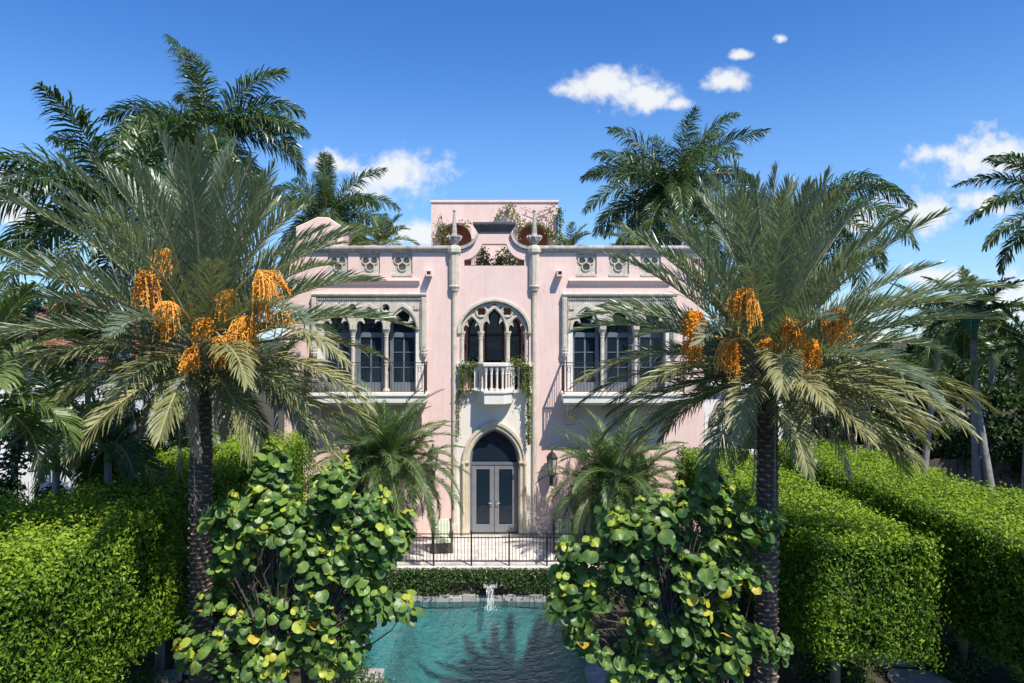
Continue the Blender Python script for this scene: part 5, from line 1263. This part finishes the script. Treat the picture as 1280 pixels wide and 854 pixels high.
vine('bushy creeper on the left corner of the pink roof tower', tp_(552, 292), [([tp_(548,308), tp_(550,292), tp_(553,280)], .13, 150), ([tp_(556,308), tp_(558,290), tp_(550,270)], .09, 60), ([tp_(572,279), tp_(590,280)], .06, 60)], M['vine'], 0, .11, 6)
# planting seen through the roof lunette
for i, (px, Y, n, lab, mt) in enumerate([(604, 25.0, 700, 'grey green plant seen through the left of the roof opening', 'vine'), (632, 25.1, 1100, 'grassy green plant filling the roof opening under the dark cap', 'coconutleaf')]):
    p = at(px, 331, Y); shrub('roof_plant', lab, 'plant', p.x, Y, 9.1, (.62 if i else .34, .3, 1.25), n, .13, mt, 140+i, 'plants on the roof terrace')

# ------------------------------------------------------------------ neighbours and the edge of the garden
t = empty('neighbour_house', (-22.5, 33, 0), 'white neighbour house with a red tiled roof peeping out behind the left palms', 'house')
mb = MB(); mb.plate(rect(-4.5, 4.5, -.1, 5.9), [rect(-3.6+k*2.7, -2.4+k*2.7, 1.2, 3.2) for k in range(3)], 0, .3); mb.box(-4.5, -4.2, .302, 8, -.1, 5.9); mb.box(4.2, 4.5, .302, 8, -.1, 5.9); mb.build('wall', M['white'], t)
for k in range(3):
    mb = MB(); mb.box(-3.6+k*2.7+.002, -2.4+k*2.7-.002, .15, .18, 1.2, 3.2); w = mb.build('window', M['glass'], t)
    mb = MB(); mb.box(-3.03+k*2.7, -2.97+k*2.7, .10, .148, 1.2, 3.2); mb.box(-3.6+k*2.7, -2.4+k*2.7, .10, .147, 2.17, 2.23); mb.build('window_bar', M['white'], w)
mb = MB(); zr = 5.92
V = [(-5,-.6,zr),(5,-.6,zr),(5,8.6,zr),(-5,8.6,zr),(-.3,4,zr+3.5),(.3,4,zr+3.5),(-5,-.6,zr-.15),(5,-.6,zr-.15),(5,8.6,zr-.15),(-5,8.6,zr-.15)]
mb.add(V, [(0,1,5,4),(1,2,5),(2,3,4,5),(3,0,4),(6,7,1,0),(7,8,2,1),(8,9,3,2),(9,6,0,3),(9,8,7,6)]); mb.build('roof', M['rooftile'], t)
t = empty('garden_fence', (-14, 22.8, 0), 'white picket garden fence behind the left date palm trunk', 'fence')
mb = MB()
for i in range(60): mb.box(-2 + i*.13, -2 + i*.13 + .09, 0, .03, 0, 3.1 + .01*(i % 3))
mb.build('pickets', M['white'], t)
mb = MB(); mb.box(-2, 5.8, .031, .08, .5, .6); mb.box(-2, 5.8, .031, .08, 2.6, 2.7); mb.build('fence_rail', M['white'], t)
t = empty('dark_fence', (14, 26, 0), 'dark wooden boundary fence behind the right hedge and palm trunks', 'fence')
mb = MB()
for i in range(64): mb.box(-3 + i*.3, -3 + i*.3 + .285, .0 + .01*(i % 2), .04 + .01*(i % 2), -.1, 2.3 + .02*math.sin(i*2.7))
mb.build('boards', M['wood'], t)
mb = MB(); mb.box(-3, 16.2, .055, .1, .5, .62); mb.box(-3, 16.2, .055, .1, 1.8, 1.92); mb.build('fence_rail', M['wood'], t)
t = empty('white_garden_wall', (9.6, 36, 0), 'white rendered building low behind the far ends of the right hedges', 'building')
mb = MB(); mb.plate(rect(-2, 7.0, -.1, 4.2), [rect(.2, 1.4, 1.0, 3.0), rect(3.2, 4.6, 1.0, 3.0)], 0, .3); mb.build('wall', M['white'], t)
mb = MB(); mb.box(-2.2, 7.2, -.3, 5, 4.202, 4.4); mb.build('roof', M['white'], t)
for a, b in ((.2, 1.4), (3.2, 4.6)):
    mb = MB(); mb.box(a+.002, b-.002, .15, .18, 1.0, 3.0); mb.build('window', M['glass'], t)
# broadleaf trees
def tree(x, y, h, blobs, n, size, label, seed, mt='treeleaf', group='broadleaf trees behind the garden', trunk=.18):
    rs = np.random.default_rng(seed); rnd = random.Random(seed); t = empty('broadleaf_tree', (x, y, -.08), label, 'tree', group)
    st = MB(); top = Vector((rnd.uniform(-.3,.3), 0, h*.45)); stem(st, (0,0,0), top, trunk, trunk*.6, 0, 6, 8, wob=.08, rnd=rnd)
    fo = MB(); vol = sum(b[3]**2 for b in blobs)
    for bx, by, bz, r in blobs:
        c = Vector((bx, by, bz)); stem(st, top, c, trunk*.5, .03, 0, 5, 6, wob=.15, rnd=rnd)
        k = int(n*r*r/vol); sub = max(6, int(r*r*7)); cs = unit(rs.normal(0, 1, (sub,3)))*rs.uniform(.45, .95, (sub,1))*r
        idx = rs.integers(0, sub, k); d = unit(rs.normal(0, 1, (k,3))); P = cs[idx] + d*rs.uniform(.3, 1, (k,1))*r*.34 + np.array(c)
        for q in range(0, sub, 2): stem(st, c, c+Vector(cs[q]), .03, .01, 0, 3, 4, rnd=rnd)
        tint = np.clip(rs.uniform(.2, .8, sub)[idx] + rs.normal(0, .15, k), 0, 1)
        leaf_cloud(fo, P, d*.6 + np.array([.1, -.15, .6]), size, 0, tint, .6)
    st.build('trunk', M['bark'], t, True); fo.build('crown', M[mt], t)
tree(20.0, 26.5, 7, [(-1.5,0,2.6,1.5),(-.8,-.8,4.4,1.6),(.8,0,5.6,1.6),(.5,-1,3.2,1.7),(2,0,4.4,1.8)], 15000, .20, 'dark broadleaf tree behind the leaning trunk at the right edge', 201)
tree(17.2, 28.5, 6, [(-1.2,0,3,1.4),(.4,0,4.6,1.5),(1,-.8,3.0,1.4),(0,.5,5.4,1.2)], 10000, .20, 'dark tree between the dark fence and the slender upright palm', 202)
tree(13.8, 28.5, 5.5, [(-1,0,2.6,1.2),(.5,0,3.8,1.4),(1.3,0,2.6,1.2)], 7000, .19, 'small dark tree over the dark fence behind the thin palm trunk', 203)
for i, (x, y, h, lab) in enumerate([(26, 44, 9.5, 'distant tree crown right of the slender palm under the low cloud'), (33, 47, 9, 'distant tree at the far right edge behind the dark tree'), (19.5, 42, 9, 'distant tree behind the frond tips of the right date palm'),
                                    (40, 58, 10, 'farthest distant tree at the right horizon'), (-22, 45, 10, 'distant tree behind the neighbour house roof at left'), (-34, 44, 10.5, 'distant tree beyond the left edge of the neighbour house'), (14.2, 43, 8, 'distant tree over the white rendered building')]):
    rnd = random.Random(300+i); k = h/9
    tree(x, y, h, [(rnd.uniform(-2.6,2.6)*k, rnd.uniform(-1,1), rnd.uniform(3, 7.6)*k, rnd.uniform(1.5, 2.1)*k) for _ in range(7)], 7000, .30, lab, 300+i, group='distant trees')
# leaf filled corner at left: dark broadleaf under the royal palm
tree(-10.2, 19.0, 5.5, [(-1,0,2.8,1.3),(.6,0,3.8,1.2),(-.4,-.6,4.6,1.0)], 8000, .16, 'dark shrubby tree under the far left royal palm', 204)
tree(-13.8, 17.0, 6.5, [(-1,0,2.8,1.5),(.6,0,4.2,1.5),(-1.2,-.6,5.2,1.2),(1,0,2.4,1.2)], 9000, .17, 'dark shrubby tree by the left edge behind the drooping coconut frond', 205)
